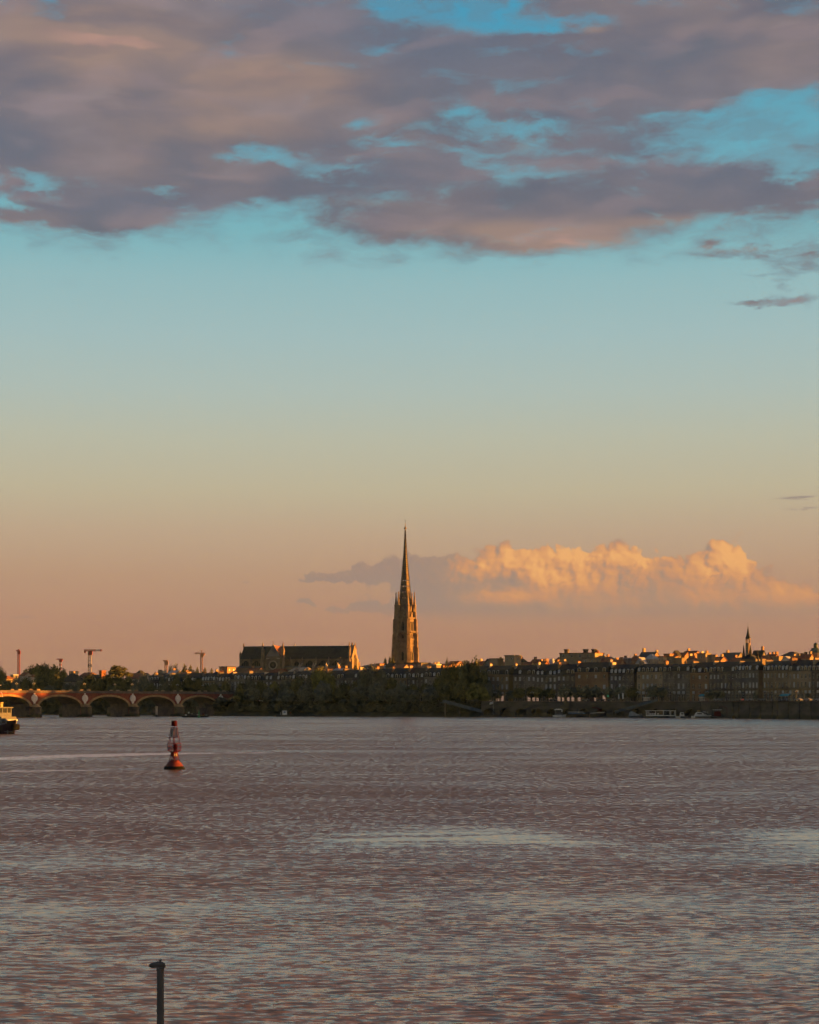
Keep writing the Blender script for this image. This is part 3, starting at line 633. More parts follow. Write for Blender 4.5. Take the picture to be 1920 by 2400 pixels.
def quay_house(p0, p1, label, wallm='stone_dark', cols=None, ridge=None, glow=False, seed=0, roofm='slate', ground='arcade', big=False):
    r_ = random.Random(seed * 13 + 5)
    a = Vector((X(p0, interp(p0, HYT)), interp(p0, HYT), GZ)); c = Vector((X(p1, interp(p1, HYT)), interp(p1, HYT), GZ))
    Wd = (c - a).length; ang = math.atan2(c.y - a.y, c.x - a.x); pm_ = (p0 + p1) / 2; Ym = interp(pm_, HYT)
    He = Z(interp(pm_, CORN), Ym) - GZ + r_.uniform(-.7, .6); Hr = Z(ridge or interp(pm_, RIDGE) + r_.uniform(-1, 2), Ym + 7) - GZ
    D = 13.0
    root = thing('quay_house', label, 'house', a, ang, 'houses along the quay')
    n = cols or max(3, round(Wd / 2.75)); sp = Wd / n; ops = []; wins = []
    if ground == 'arcade':
        for i in range(n):
            w = min(1.8, sp - .7); x = (i + .5) * sp - .9; ops.append((x, x + 1.8, .1, 3.5)); wins.append((x, .28, .1, (1.8, 3.4), 0))
            ops.append((x, x + 1.8, 4.0, 5.4)); wins.append((x, .28, 4.0, (1.8, 1.4), 1 if r_.random() < .45 else 0))
    sz1, sz2 = ((1.7, 2.5), (1.5, 1.9)) if big else ((1.25, 2.9), (1.25, 2.2))
    for i in range(n):
        x = (i + .5) * sp - sz1[0] / 2; ops.append((x, x + sz1[0], 6.7, 6.7 + sz1[1])); wins.append((x, .28, 6.7, sz1, 1 if r_.random() < .42 else 0))
        x = (i + .5) * sp - sz2[0] / 2; z2 = He - 1.1 - sz2[1]; ops.append((x, x + sz2[0], z2, z2 + sz2[1])); wins.append((x, .28, z2, sz2, 1 if r_.random() < .42 else 0))
    b = wall_holes(Wd, He, ops, wallm)
    b.add([(0, 0, 0), (0, D, 0), (0, D, He), (0, 0, He)], [(0, 3, 2, 1)[::-1]], wallm); b.add([(Wd, 0, 0), (Wd, D, 0), (Wd, D, He), (Wd, 0, He)], [(0, 1, 2, 3)], wallm)
    b.add([(0, D, 0), (Wd, D, 0), (Wd, D, He), (0, D, He)], [(3, 2, 1, 0)], wallm)
    b.box(-.02, Wd + .02, -.22, -.001, 5.8, 6.05, wallm)
    for i in range(n + 1): x = max(0, min(Wd - .3, i * sp - .15)); b.box(x, x + .3, -.1, -.002, 0, 5.8, wallm)
    b.build('wall', root)
    if glow:
        for i in range(n):
            if r_.random() < .75: x = (i + .5) * sp - .85; MB().box(x, x + 1.7, .05, .26, .15, 3.2 if i % 2 else 2.6, 'shopglow').build('shopfront', root)
    MB().box(-.0, Wd, -.45, D + .3, He, He + .4, wallm).build('cornice', root)
    for x, y, z, sz, k in wins: place(WIN[(sz[0], sz[1], k)], 'window', root, (x, y - .01, z))
    if r_.random() < .5:
        bb = MB(); bb.box(.3, Wd - .3, -.75, -.23, 6.05, 6.2, wallm)
        bb.box(.3, Wd - .3, -.75, -.71, 7.0, 7.06, 'metal_dark')
        for i in range(int(Wd / .3)): bb.box(.3 + i * .3, .34 + i * .3, -.75, -.71, 6.2, 7.0, 'metal_dark')
        bb.build('balcony', root)
    if ground == 'arcade' and not glow and r_.random() < .45:
        x = r_.randrange(n) * sp; MB().prism([(-1.5, 2.7), (-.12, 3.5), (-.12, 3.6), (-1.5, 2.8)], x + .2, x + sp - .2, r_.choice(('red', 'white', 'bluepaint', 'cream')), 'x').build('awning', root)
    # mansard: steep lower slope, shallow upper slope
    z0, z1 = He + .4, He + 3.2
    rb = MB(); rb.prism([(-.1, z0), (1.1, z1), (D / 2, Hr), (D - 1.1, z1), (D, z0)], .02, Wd - .02, roofm, 'x')
    roof = rb.build('roof', root)
    dn = n if not big else n
    for i in range(dn):
        if r_.random() < .9: place(DORM[(2 if big else 0) + (1 if r_.random() < .4 else 0)], 'dormer', roof, ((i + .5) * Wd / dn, .22, z0 + .25))
    # party walls carrying the chimneys
    for x in ((0.03,) if r_.random() < .5 else (.03, Wd - .55)):
        y0 = r_.choice((1.8, 2.4, 3.2)); l = r_.uniform(2.6, 4.6); hh = Hr - z1 + r_.uniform(.2, 1.3)
        q = place(stack_mesh(.8, l, hh, r_.choice(('stone_pale', 'stone', 'stone_grey', 'stone_brown'))), 'chimney', roof, (x, y0, z1 - .1))
    return root
QH = [  # (left, right column, look, options)
    (352, 392), (392, 428), (428, 466), (466, 504), (504, 540), (540, 577), (577, 612), (612, 648), (648, 684), (684, 722), (722, 760), (760, 798), (798, 838), (838, 876), (876, 914), (914, 954), (954, 994), (994, 1032), (1032, 1070), (1070, 1108), (1108, 1141),
    (1141, 1193), (1203, 1256), (1256, 1305), (1305, 1348), (1348, 1426), (1429, 1486), (1493, 1553), (1553, 1618), (1618, 1662), (1662, 1722), (1722, 1778), (1788, 1848), (1848, 1902), (1902, 1962)]
LB = {21: 'dark stone quay house right after the big bank trees, beside a narrow gap', 22: 'grey stone quay house just right of the narrow gap', 23: 'quay house with glowing pinkish shopfronts, second right of the narrow gap',
      24: 'narrow quay house with lit shopfronts, third right of the narrow gap', 25: 'brownish quay house with four wide-spaced large windows and broad dormers', 26: 'grey stone quay house just left of the dark street opening',
      27: 'quay house just right of the first dark street opening', 28: 'grey quay house left of the plain brown rendered one', 29: 'plain brown rendered quay house with few windows', 30: 'dark quay house just right of the brown rendered one',
      31: 'quay house in front of the pointed gate tower', 32: 'ochre-tinted stone quay house just right of the gate tower street', 33: 'quay house second from the right edge of the photo', 34: 'quay house cut by the right edge of the photo'}
for k, (p0, p1) in enumerate(QH):
    kw = dict(seed=k)
    kw['wallm'] = ['stone_dark', 'stone_grey', 'stone_dark', 'stone', 'stone_dark', 'stone_grey'][k % 6]
    if k < 21: lab = f'dark slate-roofed house half hidden by trees, {ORD[k + 1]} house from the left in the quay row'
    else: lab = LB[k]
    if k == 25: kw.update(wallm='stone_brown', cols=4, ridge=1552.5, big=True)
    if k == 29: kw.update(wallm='stone_brown', cols=3, big=True)
    if k == 32: kw.update(wallm='stone')
    if 21 <= k <= 25: kw['glow'] = True
    quay_house(p0, p1, lab, **kw)

# ---------------------------------------------------------------- the town behind
def town_house(px0, px1, ytop, Y, kind, wallm, roofm, label, rz=-41, dz=2.2, depth=12, chim=(), wins=2, zb=None, yb=None, ridge_along=True, cat='house'):
    """px0..px1 visible width, ytop skyline row of its roof; kind gable / hip / flat / shed"""
    wd = (px1 - px0) / F * Y; a = R(rz); pxc = (px0 + px1) / 2
    # plan width so that the turned block covers the measured width
    k = abs(math.cos(a)) + abs(math.sin(a)) * depth / 12 * .35
    Wd = max(3.0, wd / k); D = max(4, min(depth, wd))
    Zt = Z(ytop, Y) - GZ; Hw = Zt - (dz if kind != 'flat' else .5)
    root = thing('town_house', label, cat, (X(pxc, Y), Y + D * .3, GZ), a, 'houses in the town behind the quay')
    b = MB(); x0, x1, y0, y1 = -Wd / 2, Wd / 2, -D / 2, D / 2
    if kind == 'gable':   # ridge along x; end walls rise to the ridge
        b.prism([(y0, 0), (y1, 0), (y1, Hw), (0, Zt - .2), (y0, Hw)], x0, x1, wallm, 'x')
        r = MB(); t = .25
        for s in (1, -1):
            e = y0 if s > 0 else y1
            vs = [(x0 - .3, e - s * .4, Hw - .1), (x1 + .3, e - s * .4, Hw - .1), (x1 + .3, 0, Zt), (x0 - .3, 0, Zt)]
            vs2 = [(v[0], v[1], v[2] - t) for v in vs]; r.add(vs + vs2, [(0, 1, 2, 3)[::s], (7, 6, 5, 4)[::s], (0, 4, 5, 1), (1, 5, 6, 2), (3, 2, 6, 7), (0, 3, 7, 4)], roofm)
    elif kind == 'gabley':  # ridge along y
        b.prism([(x0, 0), (x1, 0), (x1, Hw), (0, Zt - .2), (x0, Hw)], y0, y1, wallm, 'y')
        r = MB(); t = .25
        for s in (1, -1):
            e = x0 if s > 0 else x1
            vs = [(e - s * .4, y0 - .3, Hw - .1), (e - s * .4, y1 + .3, Hw - .1), (0, y1 + .3, Zt), (0, y0 - .3, Zt)]
            vs2 = [(v[0], v[1], v[2] - t) for v in vs]; r.add(vs + vs2, [(0, 1, 2, 3), (7, 6, 5, 4), (0, 4, 5, 1), (1, 5, 6, 2), (3, 2, 6, 7), (0, 3, 7, 4)], roofm)
    elif kind == 'hip':
        b.box(x0, x1, y0, y1, 0, Hw, wallm); q = min(Wd, D) / 2 * .9
        r = MB(); r.box(x0 - .4, x1 + .4, y0 - .4, y1 + .4, Hw, Zt, roofm, tx=q, ty=q if D < Wd else D / 2 * .9)
    else:
        b.box(x0, x1, y0, y1, 0, Hw, wallm); r = MB(); r.box(x0 - .35, x1 + .35, y0 - .35, y1 + .35, Hw, Zt, roofm)
    b.build('wall', root); ro = r.build('roof', root)
    for fx, fy, w, d, h in chim:
        place(stack_mesh(w, d, h, rnd.choice(('stone', 'stone_pale', 'tile_pale', 'stone_brown')), False), 'chimney', ro, (fx * Wd / 2 - w / 2, fy * D / 2, Zt - .9))
    if wins and Wd > 5:
        n = max(1, int(Wd / 3.2))
        for i in range(n):
            place(WIN[(1.1, 1.6, 0)], 'window', root, (x0 + (i + .5) * Wd / n - .55, y0 - .07, Hw - 2.6))
        n = max(1, int(D / 4))
        for i in range(n):
            o = place(WIN[(1.1, 1.6, 0)], 'window', root, (x1 + .07, y0 + (i + .5) * D / n - .55, Hw - 2.8)); o.rotation_euler = (0, 0, R(90))
    return root
C1 = ((-.6, .0, .9, 2, 2.2),); C2 = ((-.7, 0, .8, 2.4, 2.0), (.6, -.2, .8, 2.2, 2.3)); C3 = ((-.8, 0, .7, 2, 1.8), (0, .1, .8, 1.8, 2.0), (.75, 0, .8, 2.4, 2.2))
TH = [
 # px0, px1, ytop, Y, kind, wall, roof, label, options
 (4, 28, 1584, 1235, 'hip', 'stone', 'tile', 'low house with sunlit ochre wall at the far left edge beyond the bridge', {}),
 (27, 38, 1581, 1270, 'flat', 'stone_grey', 'zinc', 'small grey flat-topped block left of the tallest red crane mast', {}),
 (49, 69, 1576, 1215, 'gable', 'stone_pale', 'tile', 'small gabled house with bright sunlit end among the trees behind the bridge', dict(chim=C1)),
 (71, 79, 1585, 1200, 'flat', 'stone_pale', 'tile', 'narrow pale house with one sunlit chimney in front of the tree clump', dict(chim=((0, 0, 1.6, 1.6, 2.0),))),
 (148, 192, 1578, 1205, 'hip', 'stone_grey', 'slate', 'dark mansard house with two sunlit chimneys behind the bridge trees', dict(chim=C2, dz=6)),
 (166, 180, 1573, 1300, 'flat', 'stone', 'tile_pale', 'pair of sunlit yellowish stacks rising behind the dark mansard', {}),
 (192, 222, 1576, 1260, 'gable', 'tile_pale', 'tile', 'red roofed house at the foot of the striped crane', {}),
 (217, 234, 1581, 1195, 'gabley', 'stone_pale', 'slate', 'pale gable wall among trees just right of the striped crane', dict(dz=3)),
 (237, 242, 1571, 1290, 'flat', 'tile', 'tile', 'thin red brick chimney-like tower left of the sparse tall tree', dict(wins=0)),
 (300, 352, 1577, 1230, 'gable', 'stone_pale', 'tile', 'tiled house with a broad sunlit gable left of the quay row', dict(dz=4, depth=14)),
 (322, 336, 1571, 1250, 'hip', 'stone_brown', 'slate', 'little dark roof turret on the skyline left of the lit crane stump', {}),
 (356, 396, 1578, 1205, 'gable', 'stone_grey', 'slate', 'slate roof with two pale round-topped stacks under the short crane', dict(chim=((-.4, 0, 1.6, 2.4, 3.2), (.3, 0, 1.6, 2.4, 2.6)))),
 (396, 424, 1571, 1235, 'gable', 'stone', 'zinc', 'house with bright zinc roof patch beside the short crane', dict(chim=C1)),
 (424, 462, 1575, 1230, 'gable', 'tile_pale', 'tile', 'tiled roof catching sun left of the orange crane', dict(chim=C2)),
 (462, 500, 1577, 1225, 'gable', 'stone', 'tile', 'low tiled roof right under the orange crane', {}),
 (498, 522, 1574, 1235, 'hip', 'stone_grey', 'slate', 'small slate roof with a stack left of the brown block', dict(chim=C1)),
 (519, 546, 1562, 1260, 'flat', 'stone_brown', 'slate', 'brown flat-topped block on the skyline left of the church', dict(wins=1)),
 (546, 580, 1570, 1205, 'gable', 'tile_pale', 'tile_pale', 'orange and white roofs under the left turret of the church', {}),
 (577, 617, 1565, 1180, 'gable', 'stone', 'tile', 'large sunlit yellow end wall below the left half of the church nave', dict(dz=4, chim=C1, depth=16)),
 (618, 645, 1571, 1190, 'gable', 'stone_pale', 'tile', 'small roofs with bright spots below the church transept', dict(chim=C1)),
 (640, 672, 1567, 1185, 'gable', 'tile', 'tile', 'vivid orange-red roof directly below the rose window', dict(chim=C1)),
 (672, 690, 1570, 1195, 'flat', 'stone_pale', 'tile', 'pale block below the right turret of the transept', {}),
 (684, 728, 1564, 1175, 'gable', 'stone_grey', 'stone_pale', 'pale low-pitched roof with sunlit right slope below the nave', dict(dz=2.6, depth=14)),
 (700, 742, 1561, 1185, 'hip', 'stone_grey', 'slate', 'grey hipped roof standing before the nave wall', dict(dz=4)),
 (742, 782, 1567, 1180, 'gable', 'stone', 'tile', 'tiled roof half hidden by a treetop below the nave', dict(chim=C1)),
 (782, 822, 1566, 1175, 'gable', 'stone', 'zinc', 'roof with sunlit dormer gables below the right end of the nave', dict(chim=C2)),
 (856, 893, 1556, 1150, 'hip', 'stone_grey', 'stone_grey', 'stone-coloured hipped block left of the spire foot', dict(dz=1.5)),
 (886, 896, 1555, 1140, 'flat', 'stone_brown', 'tile', 'narrow chimney block left of the spire foot', dict(wins=0)),
 (893, 912, 1559, 1160, 'gable', 'stone_pale', 'zinc', 'small roof with a white glint left of the spire foot', {}),
 (908, 930, 1554, 1155, 'gable', 'stone', 'slate', 'ochre house wall touching the left foot of the spire', {}),
 (927, 957, 1557, 1140, 'gable', 'stone', 'tile', 'bright orange sunlit gable right in front of the spire foot', dict(dz=3)),
 (955, 1002, 1553, 1150, 'flat', 'stone_dark', 'slate', 'dark block hiding the right foot of the spire', dict(depth=9)),
 (1000, 1016, 1555, 1160, 'gable', 'stone', 'tile', 'orange lit house just right of the spire foot block', {}),
 (1014, 1030, 1557, 1130, 'flat', 'stone_grey', 'zinc', 'pale chimney slabs right of the spire', dict(chim=C2)),
 (1025, 1068, 1555, 1190, 'gable', 'tile_pale', 'tile', 'long orange tiled roof right of the spire beside a small tree', {}),
 (1053, 1082, 1549, 1230, 'gable', 'tile_pale', 'tile', 'raised red roof on the skyline above the big bank trees', {}),
 (1092, 1110, 1553, 1180, 'gable', 'stone_brown', 'tile', 'low dark red roof peeping over the bank trees', {}),
 (1120, 1142, 1549, 1150, 'gable', 'stone_brown', 'tile', 'reddish roof left of the paired sunlit walls', dict(chim=C1)),
 (1138, 1162, 1544, 1110, 'gabley', 'stone_grey', 'slate', 'dark gabled roof left of the paired sunlit walls', dict(dz=4)),
 (1153, 1176, 1543, 1095, 'flat', 'stone', 'stone', 'paired tall sunlit walls with a slim chimney at their right', dict(chim=((.9, 0, .9, .9, 1.6),), wins=0)),
 (1174, 1192, 1551, 1120, 'gable', 'tile', 'tile', 'red roof between the paired sunlit walls and the cube block', {}),
 (1190, 1216, 1535.5, 1090, 'flat', 'stone', 'slate_b', 'cube-shaped block with dark flat cap and bright yellow wall', dict(depth=8)),
 (1216, 1234, 1544, 1110, 'hip', 'stone_brown', 'slate', 'dark hipped roof with orange edge right of the cube block', dict(chim=C1)),
 (1230, 1252, 1551, 1080, 'gable', 'stone', 'tile', 'low house with sunlit strip under a long slate roof', {}),
 (1248, 1268, 1545, 1100, 'gable', 'stone', 'tile', 'yellow lit gable with a boxy stack near the red chimneys', dict(chim=C1)),
 (1264, 1284, 1549, 1120, 'gable', 'tile', 'tile', 'cluster of red chimneys on a tiled roof', dict(chim=C3)),
 (1286, 1304, 1543.5, 1130, 'hip', 'stone_grey', 'zinc', 'pale pyramid-shaped roof left of the castle-like house', dict(dz=4)),
 (1300, 1332, 1551, 1070, 'gable', 'tile_pale', 'tile_pale', 'small orange roofs at the foot of the castle-like house', dict(chim=C2)),
 (1309, 1345, 1539, 1110, 'gable', 'stone_brown', 'tile', 'dark reddish wing left of the three drum chimneys', dict(chim=C2)),
 (1374, 1410, 1541, 1085, 'flat', 'stone', 'stone', 'sunlit terrace wall right of the castle-like house', {}),
 (1412, 1428, 1543, 1080, 'gable', 'tile_pale', 'tile', 'small orange house left of the brown hipped roof', dict(chim=C1)),
 (1418, 1442, 1539, 1100, 'hip', 'stone_brown', 'slate_b', 'brown hipped roof with orange wall above the street trees', dict(chim=C1)),
 (1440, 1462, 1546, 1060, 'gable', 'tile_pale', 'tile', 'broken orange roofs right of the brown hipped roof', dict(chim=C2)),
 (1458, 1488, 1542, 1110, 'flat', 'stone_grey', 'zinc', 'long grey flat roof above the first street opening', dict(chim=C1)),
 (1484, 1500, 1538, 1080, 'gable', 'tile_pale', 'tile', 'orange gable left of the white triangular gable', dict(chim=C1)),
 (1494, 1516, 1540.5, 1040, 'gabley', 'zinc', 'zinc', 'white triangular gable standing out above the dark roofs', dict(dz=5, wins=0)),
 (1502, 1546, 1527.5, 1110, 'gable', 'stone_brown', 'slate_b', 'big house with two tall end chimneys and a dark roof', dict(dz=5, chim=((-.85, 0, 1.0, 2.2, 3.2), (.9, 0, .8, 2, 1.8)), depth=16)),
 (1518, 1540, 1533, 1060, 'hip', 'stone_pale', 'zinc', 'pale round-headed gable shining below the big two-chimney house', dict(dz=3)),
 (1543, 1562, 1538, 1075, 'flat', 'stone', 'tile', 'bright yellow wall right of the big two-chimney house', {}),
 (1560, 1576, 1532, 1085, 'flat', 'tile_pale', 'tile', 'orange-brown tower block with a dark cap', {}),
 (1568, 1588, 1538, 1055, 'flat', 'stone', 'tile', 'low golden wall in front of the slanted dark block', {}),
 (1579, 1594, 1524.5, 1090, 'gabley', 'stone_dark', 'slate', 'slanted dark block standing tall among golden walls', dict(dz=3)),
 (1590, 1614, 1529, 1095, 'gable', 'tile_pale', 'tile', 'orange tiled roof right of the slanted dark block', {}),
 (1586, 1606, 1542, 1045, 'flat', 'stone', 'stone', 'golden square wall just above the dark quay roofs', dict(wins=0)),
 (1606, 1640, 1525, 1100, 'gable', 'tile_pale', 'tile', 'wide orange roof forming the skyline left of the brown gap', dict(dz=3, chim=C1)),
 (1614, 1632, 1537, 1050, 'hip', 'stone_pale', 'tile', 'small pink lit roof under the wide orange roof', dict(chim=C2)),
 (1640, 1663, 1531, 1060, 'flat', 'stone', 'slate_b', 'ochre block with darker top and balcony lines', dict(chim=C2)),
 (1663, 1674, 1534, 1040, 'flat', 'stone', 'stone', 'single golden wall slab right of the ochre block', dict(wins=0)),
 (1672, 1700, 1539, 1050, 'gable', 'tile_pale', 'tile', 'low dark red roofs left of the long slate roof', dict(chim=C2)),
 (1696, 1742, 1529, 1075, 'gable', 'stone_grey', 'slate_b', 'long dark roof just left of the pointed gate tower', dict(dz=4.5, chim=C1)),
 (1718, 1744, 1541, 1000, 'gable', 'stone_pale', 'tile', 'pale low wall with orange spot before the gate tower', dict(chim=C1)),
 (1768, 1794, 1524, 1040, 'gable', 'stone_dark', 'slate', 'dark steep roof right of the gate tower with a figure-like finial', dict(dz=5, chim=((.6, 0, 1.1, 1.4, 3.0),))),
 (1788, 1806, 1536, 1010, 'gable', 'stone', 'tile', 'ochre wall between the dark steep roof and the red chimneys', {}),
 (1800, 1824, 1533, 1030, 'gable', 'tile', 'tile', 'red roof crowned by a comb of orange chimneys', dict(chim=C3)),
 (1816, 1832, 1538, 1000, 'flat', 'stone', 'stone', 'bright golden wall below the comb of orange chimneys', dict(wins=0)),
 (1824, 1902, 1527, 1060, 'hip', 'tile_pale', 'slate_b', 'very long brown hipped roof near the right edge', dict(dz=5, depth=18)),
 (1836, 1858, 1538, 990, 'gabley', 'zinc', 'zinc', 'small white gable below the long brown hipped roof', dict(dz=3, wins=0)),
 (1858, 1884, 1537, 985, 'gable', 'tile', 'tile', 'orange roofs below the right part of the long brown roof', dict(chim=C3)),
 (1884, 1906, 1533, 980, 'gable', 'stone', 'tile', 'red and gold roofs left of the domed turret', dict(chim=C2)),
 (1898, 1932, 1524, 1010, 'hip', 'stone', 'slate', 'tall dark hipped roof with sunlit wall at the right edge', dict(dz=4, chim=C1)),
]
for e in TH:
    town_house(*e[:8], **e[8])
# castle-like house with three drum chimneys and a small dome
ch = thing('castle_house', 'castle-like stone house with three drum chimneys and a small dome', 'house', (X(1366, 1100), 1100, GZ), R(-30))
Yc = 1100; u = Yc / F
MB().box(-13 * 1.0, 11, -6, 8, 0, Z(1532, Yc) - GZ, 'stone').build('wall', ch)
MB().box(-13.3, 11.3, -6.3, 8.3, Z(1532, Yc) - GZ, Z(1530.5, Yc) - GZ, 'tile').build('roof', ch)
for x, y in ((-9.5, -3), (2.0, 0), (6.8, 2)):
    MB().lathe([(1.5, Z(1541, Yc) - GZ), (1.5, Z(1525, Yc) - GZ), (1.9, Z(1523.5, Yc) - GZ), (1.9, Z(1521.5, Yc) - GZ)], 12, 'stone_dark', cx=x, cy=y).build('drum_chimney', ch)
MB().lathe([(1.6, Z(1532, Yc) - GZ), (1.6, Z(1528, Yc) - GZ), (1.2, Z(1525.5, Yc) - GZ), (.2, Z(1524, Yc) - GZ)], 12, 'tile', cx=10.5, cy=-2).build('dome', ch)
for i in range(4): place(WIN[(1.5, 1.9, 0)], 'window', ch, (-11 + i * 5.6, -6.06, Z(1541, Yc) - GZ))
# domed turret at the right edge
Yd = 985; tr = thing('domed_turret', 'round green-grey turret rising above roofs at the right edge', 'turret', (X(1912, Yd), Yd, GZ))
MB().lathe([(3.6, 0), (3.6, Z(1530, Yd) - GZ)], 16, 'stone').build('wall', tr)
MB().lathe([(3.9, Z(1530, Yd) - GZ), (3.0, Z(1524, Yd) - GZ), (1.5, Z(1519, Yd) - GZ), (1.1, Z(1518, Yd) - GZ), (1.1, Z(1511, Yd) - GZ), (1.3, Z(1510, Yd) - GZ), (.9, Z(1508, Yd) - GZ), (.1, Z(1506, Yd) - GZ)], 16, 'copper').build('dome', tr)

# ---------------------------------------------------------------- the thin Gothic spire
SY = 1239.0; sp_ = thing('gothic_bell_tower', 'very tall thin Gothic bell tower and stone spire, right side glowing orange in low sun', 'bell tower', (X(950, SY), SY, GZ))
z = lambda py: Z(py, SY) - GZ
A0 = R(-90 + 15)
def vang(i): return A0 + i * math.pi / 3
zt = z(1450)
core = MB(); core.lathe([(7.9, 0), (7.7, z(1551)), (7.5, z(1514)), (7.2, z(1480)), (7.0, zt)], 6, 'church', a0=A0)
for y_, h in ((1551, .8), (1514.5, .6), (1500, .6), (1482, .9), (1451, 1.0)): core.lathe([(8.1, z(y_)), (8.1, z(y_) + h)], 6, 'church', a0=A0)
core.build('shaft', sp_)
def fin():
    b = MB(); 
    for r0, r1, y0_, y1_, w in ((5.5, 10.0, 1665, 1548, 1.3), (5.5, 9.6, 1548, 1516, 1.2), (5.5, 9.1, 1516, 1484, 1.1), (5.5, 8.6, 1484, 1450, 1.0), (5.2, 7.9, 1450, 1432, .85)):
        z0, z1 = max(0, z(y0_)), z(y1_)
        b.prism([(r0, z0), (r1, z0), (r1 - .15, z1 - .9), (r1 - .9, z1), (r0, z1)], -w, w, 'church', 'y')
        b.box(r0, r1 + .15, -w - .15, w + .15, z1 - 1.3, z1 - 1.0, 'church')
    # little crockets climbing the outer edge
    for k in range(40):
        zz = z(1546) + k * (zt - z(1546)) / 40; rr = 10.0 - 1.4 * k / 40
        b.box(rr - .1, rr + .32, -.25, .25, zz, zz + .3, 'church')
    return b.mesh('buttress')
fm = fin()
pin = MB(); pin.lathe([(1.25, z(1450)), (1.25, z(1420)), (1.5, z(1419)), (.95, z(1416)), (.55, z(1403)), (.28, z(1393)), (.55, z(1392)), (.22, z(1391)), (.42, z(1390)), (.08, z(1387))], 8, 'church')
pin.lathe([(.95, z(1434)), (.75, z(1432)), (.1, z(1424))], 4, 'church', cy=-1.5)
pin_m = pin.mesh('pinnacle')
for i in range(6):
    a = vang(i); o = place(fm, 'buttress', sp_); o.rotation_euler = (0, 0, a)
    place(pin_m, 'pinnacle', sp_, (math.cos(a) * 6.7, math.sin(a) * 6.7, 0), rz=a)
# windows and gables on the six faces
def face_frame(i, r):
    a = vang(i) + math.pi / 6; return (math.cos(a) * r, math.sin(a) * r, 0), a + math.pi / 2
lw = window_mb(2.0, z(1480), z(1465), z(1455), 'church', 'darkvoid', .55, True, 1).mesh('window')
lw2 = window_mb(2.3, z(1512), z(1500), z(1488), 'church', 'darkvoid', .5, True, 1).mesh('window')
lw3 = window_mb(1.7, z(1551), z(1532), z(1528), 'church', 'darkvoid', .4, True, 0).mesh('window')
gab = MB(); gab.prism([(-2.2, z(1458)), (2.2, z(1458)), (.25, z(1437)), (0, z(1434)), (-.25, z(1437))], -.35, .3, 'church'); gab.prism([(-1.5, z(1440)), (1.5, z(1440)), (0, z(1420))], .3, .8, 'church'); gm = gab.mesh('gable')
bal = MB(); bal.box(-2.6, 2.6, -1.3, .2, z(1484), z(1483) + .3, 'church'); bal.box(-2.6, 2.6, -1.3, -1.1, z(1483), z(1480), 'church'); bm_ = bal.mesh('balcony')
up = MB(); up.lathe([(5.9, zt), (5.7, z(1424)), (6.1, z(1423)), (6.1, z(1421))], 6, 'church', a0=A0); up.build('upper_stage', sp_)
uw = window_mb(1.5, z(1451) + 1.2, z(1437), z(1430), 'church', 'darkvoid', .4, True).mesh('window')
for i in range(6):
    for me_, nm, r in ((lw2, 'window', 7.3 * .866), (lw3, 'window', 7.65 * .866), (bm_, 'balcony', 7.4 * .866 + .4), (gm, 'gable', 7.0 * .866 + .2)):
        p, a = face_frame(i, r); o = place(me_, nm, sp_, p, rz=a)
    p, a = face_frame(i, 7.15 * .866); place(lw, 'window', sp_, p, rz=a)
    p, a = face_frame(i, 5.95 * .866); place(uw, 'window', sp_, p, rz=a)
# spire: hexagonal, pierced by rows of small openings, with crocketed ribs
prof = [(z(1421), 5.0), (z(1400), 4.05), (z(1350), 2.62), (z(1300), 1.28), (z(1262), .62), (z(1243), .34)]
def sr(zz): return interp(zz, prof)
b = MB(); holes = [z(1403), z(1389), z(1376), z(1363), z(1351)]
cuts = sorted({prof[0][0], prof[-1][0]} | {h for h in holes} | {h + 1.15 for h in holes} | {p[0] for p in prof})
for i in range(6):
    a, c = vang(i), vang(i + 1)
    def pt(f, zz):
        r = sr(zz); return (r * (math.cos(a) * (1 - f) + math.cos(c) * f), r * (math.sin(a) * (1 - f) + math.sin(c) * f), zz)
    for z0, z1 in zip(cuts, cuts[1:]):
        hole = any(abs(z0 - h) < 1e-6 for h in holes)
        segs = [(0, .2), (.4, .6), (.8, 1)] if hole else [(0, 1)]
        for f0, f1 in segs: b.add([pt(f0, z0), pt(f1, z0), pt(f1, z1), pt(f0, z1)], [(0, 1, 2, 3)], 'spirestone')
b.build('spire', sp_)
b = MB()
for i in range(6):
    a = vang(i)
    n = 70
    for (za, ra), (zb, rb) in zip(prof, prof[1:]): b.bar(((ra - .1) * math.cos(a), (ra - .1) * math.sin(a), za), ((rb - .05) * math.cos(a), (rb - .05) * math.sin(a), zb), .24, 'spirestone', 4, .16)
    for k in range(n):
        zz = prof[0][0] + (prof[-1][0] - prof[0][0]) * k / n; r = sr(zz) + .2; s_ = .26 * (1 - .5 * k / n)
        b.box(r * math.cos(a) - s_, r * math.cos(a) + s_, r * math.sin(a) - s_, r * math.sin(a) + s_, zz, zz + s_ * 1.5, 'spirestone')
for k in range(26):
    zz = prof[0][0] + 2 + (z(1300) - prof[0][0]) * k / 26; b.lathe([(sr(zz) * 1.0 + .06, zz), (sr(zz) + .06, zz + .22)], 6, 'church', a0=A0)
b.build('spire_ribs', sp_)
b = MB(); b.lathe([(.5, z(1243)), (.34, z(1241)), (.95, z(1238.5)), (1.0, z(1237)), (.3, z(1235.5)), (.22, z(1230)), (.1, z(1224))], 8, 'church'); b.bar((0, 0, z(1224)), (0, 0, z(1217.5)), .12, 'metal_dark'); b.bar((-.8, 0, z(1220.5)), (.8, 0, z(1220.5)), .12, 'metal_dark'); b.build('finial_cross', sp_)

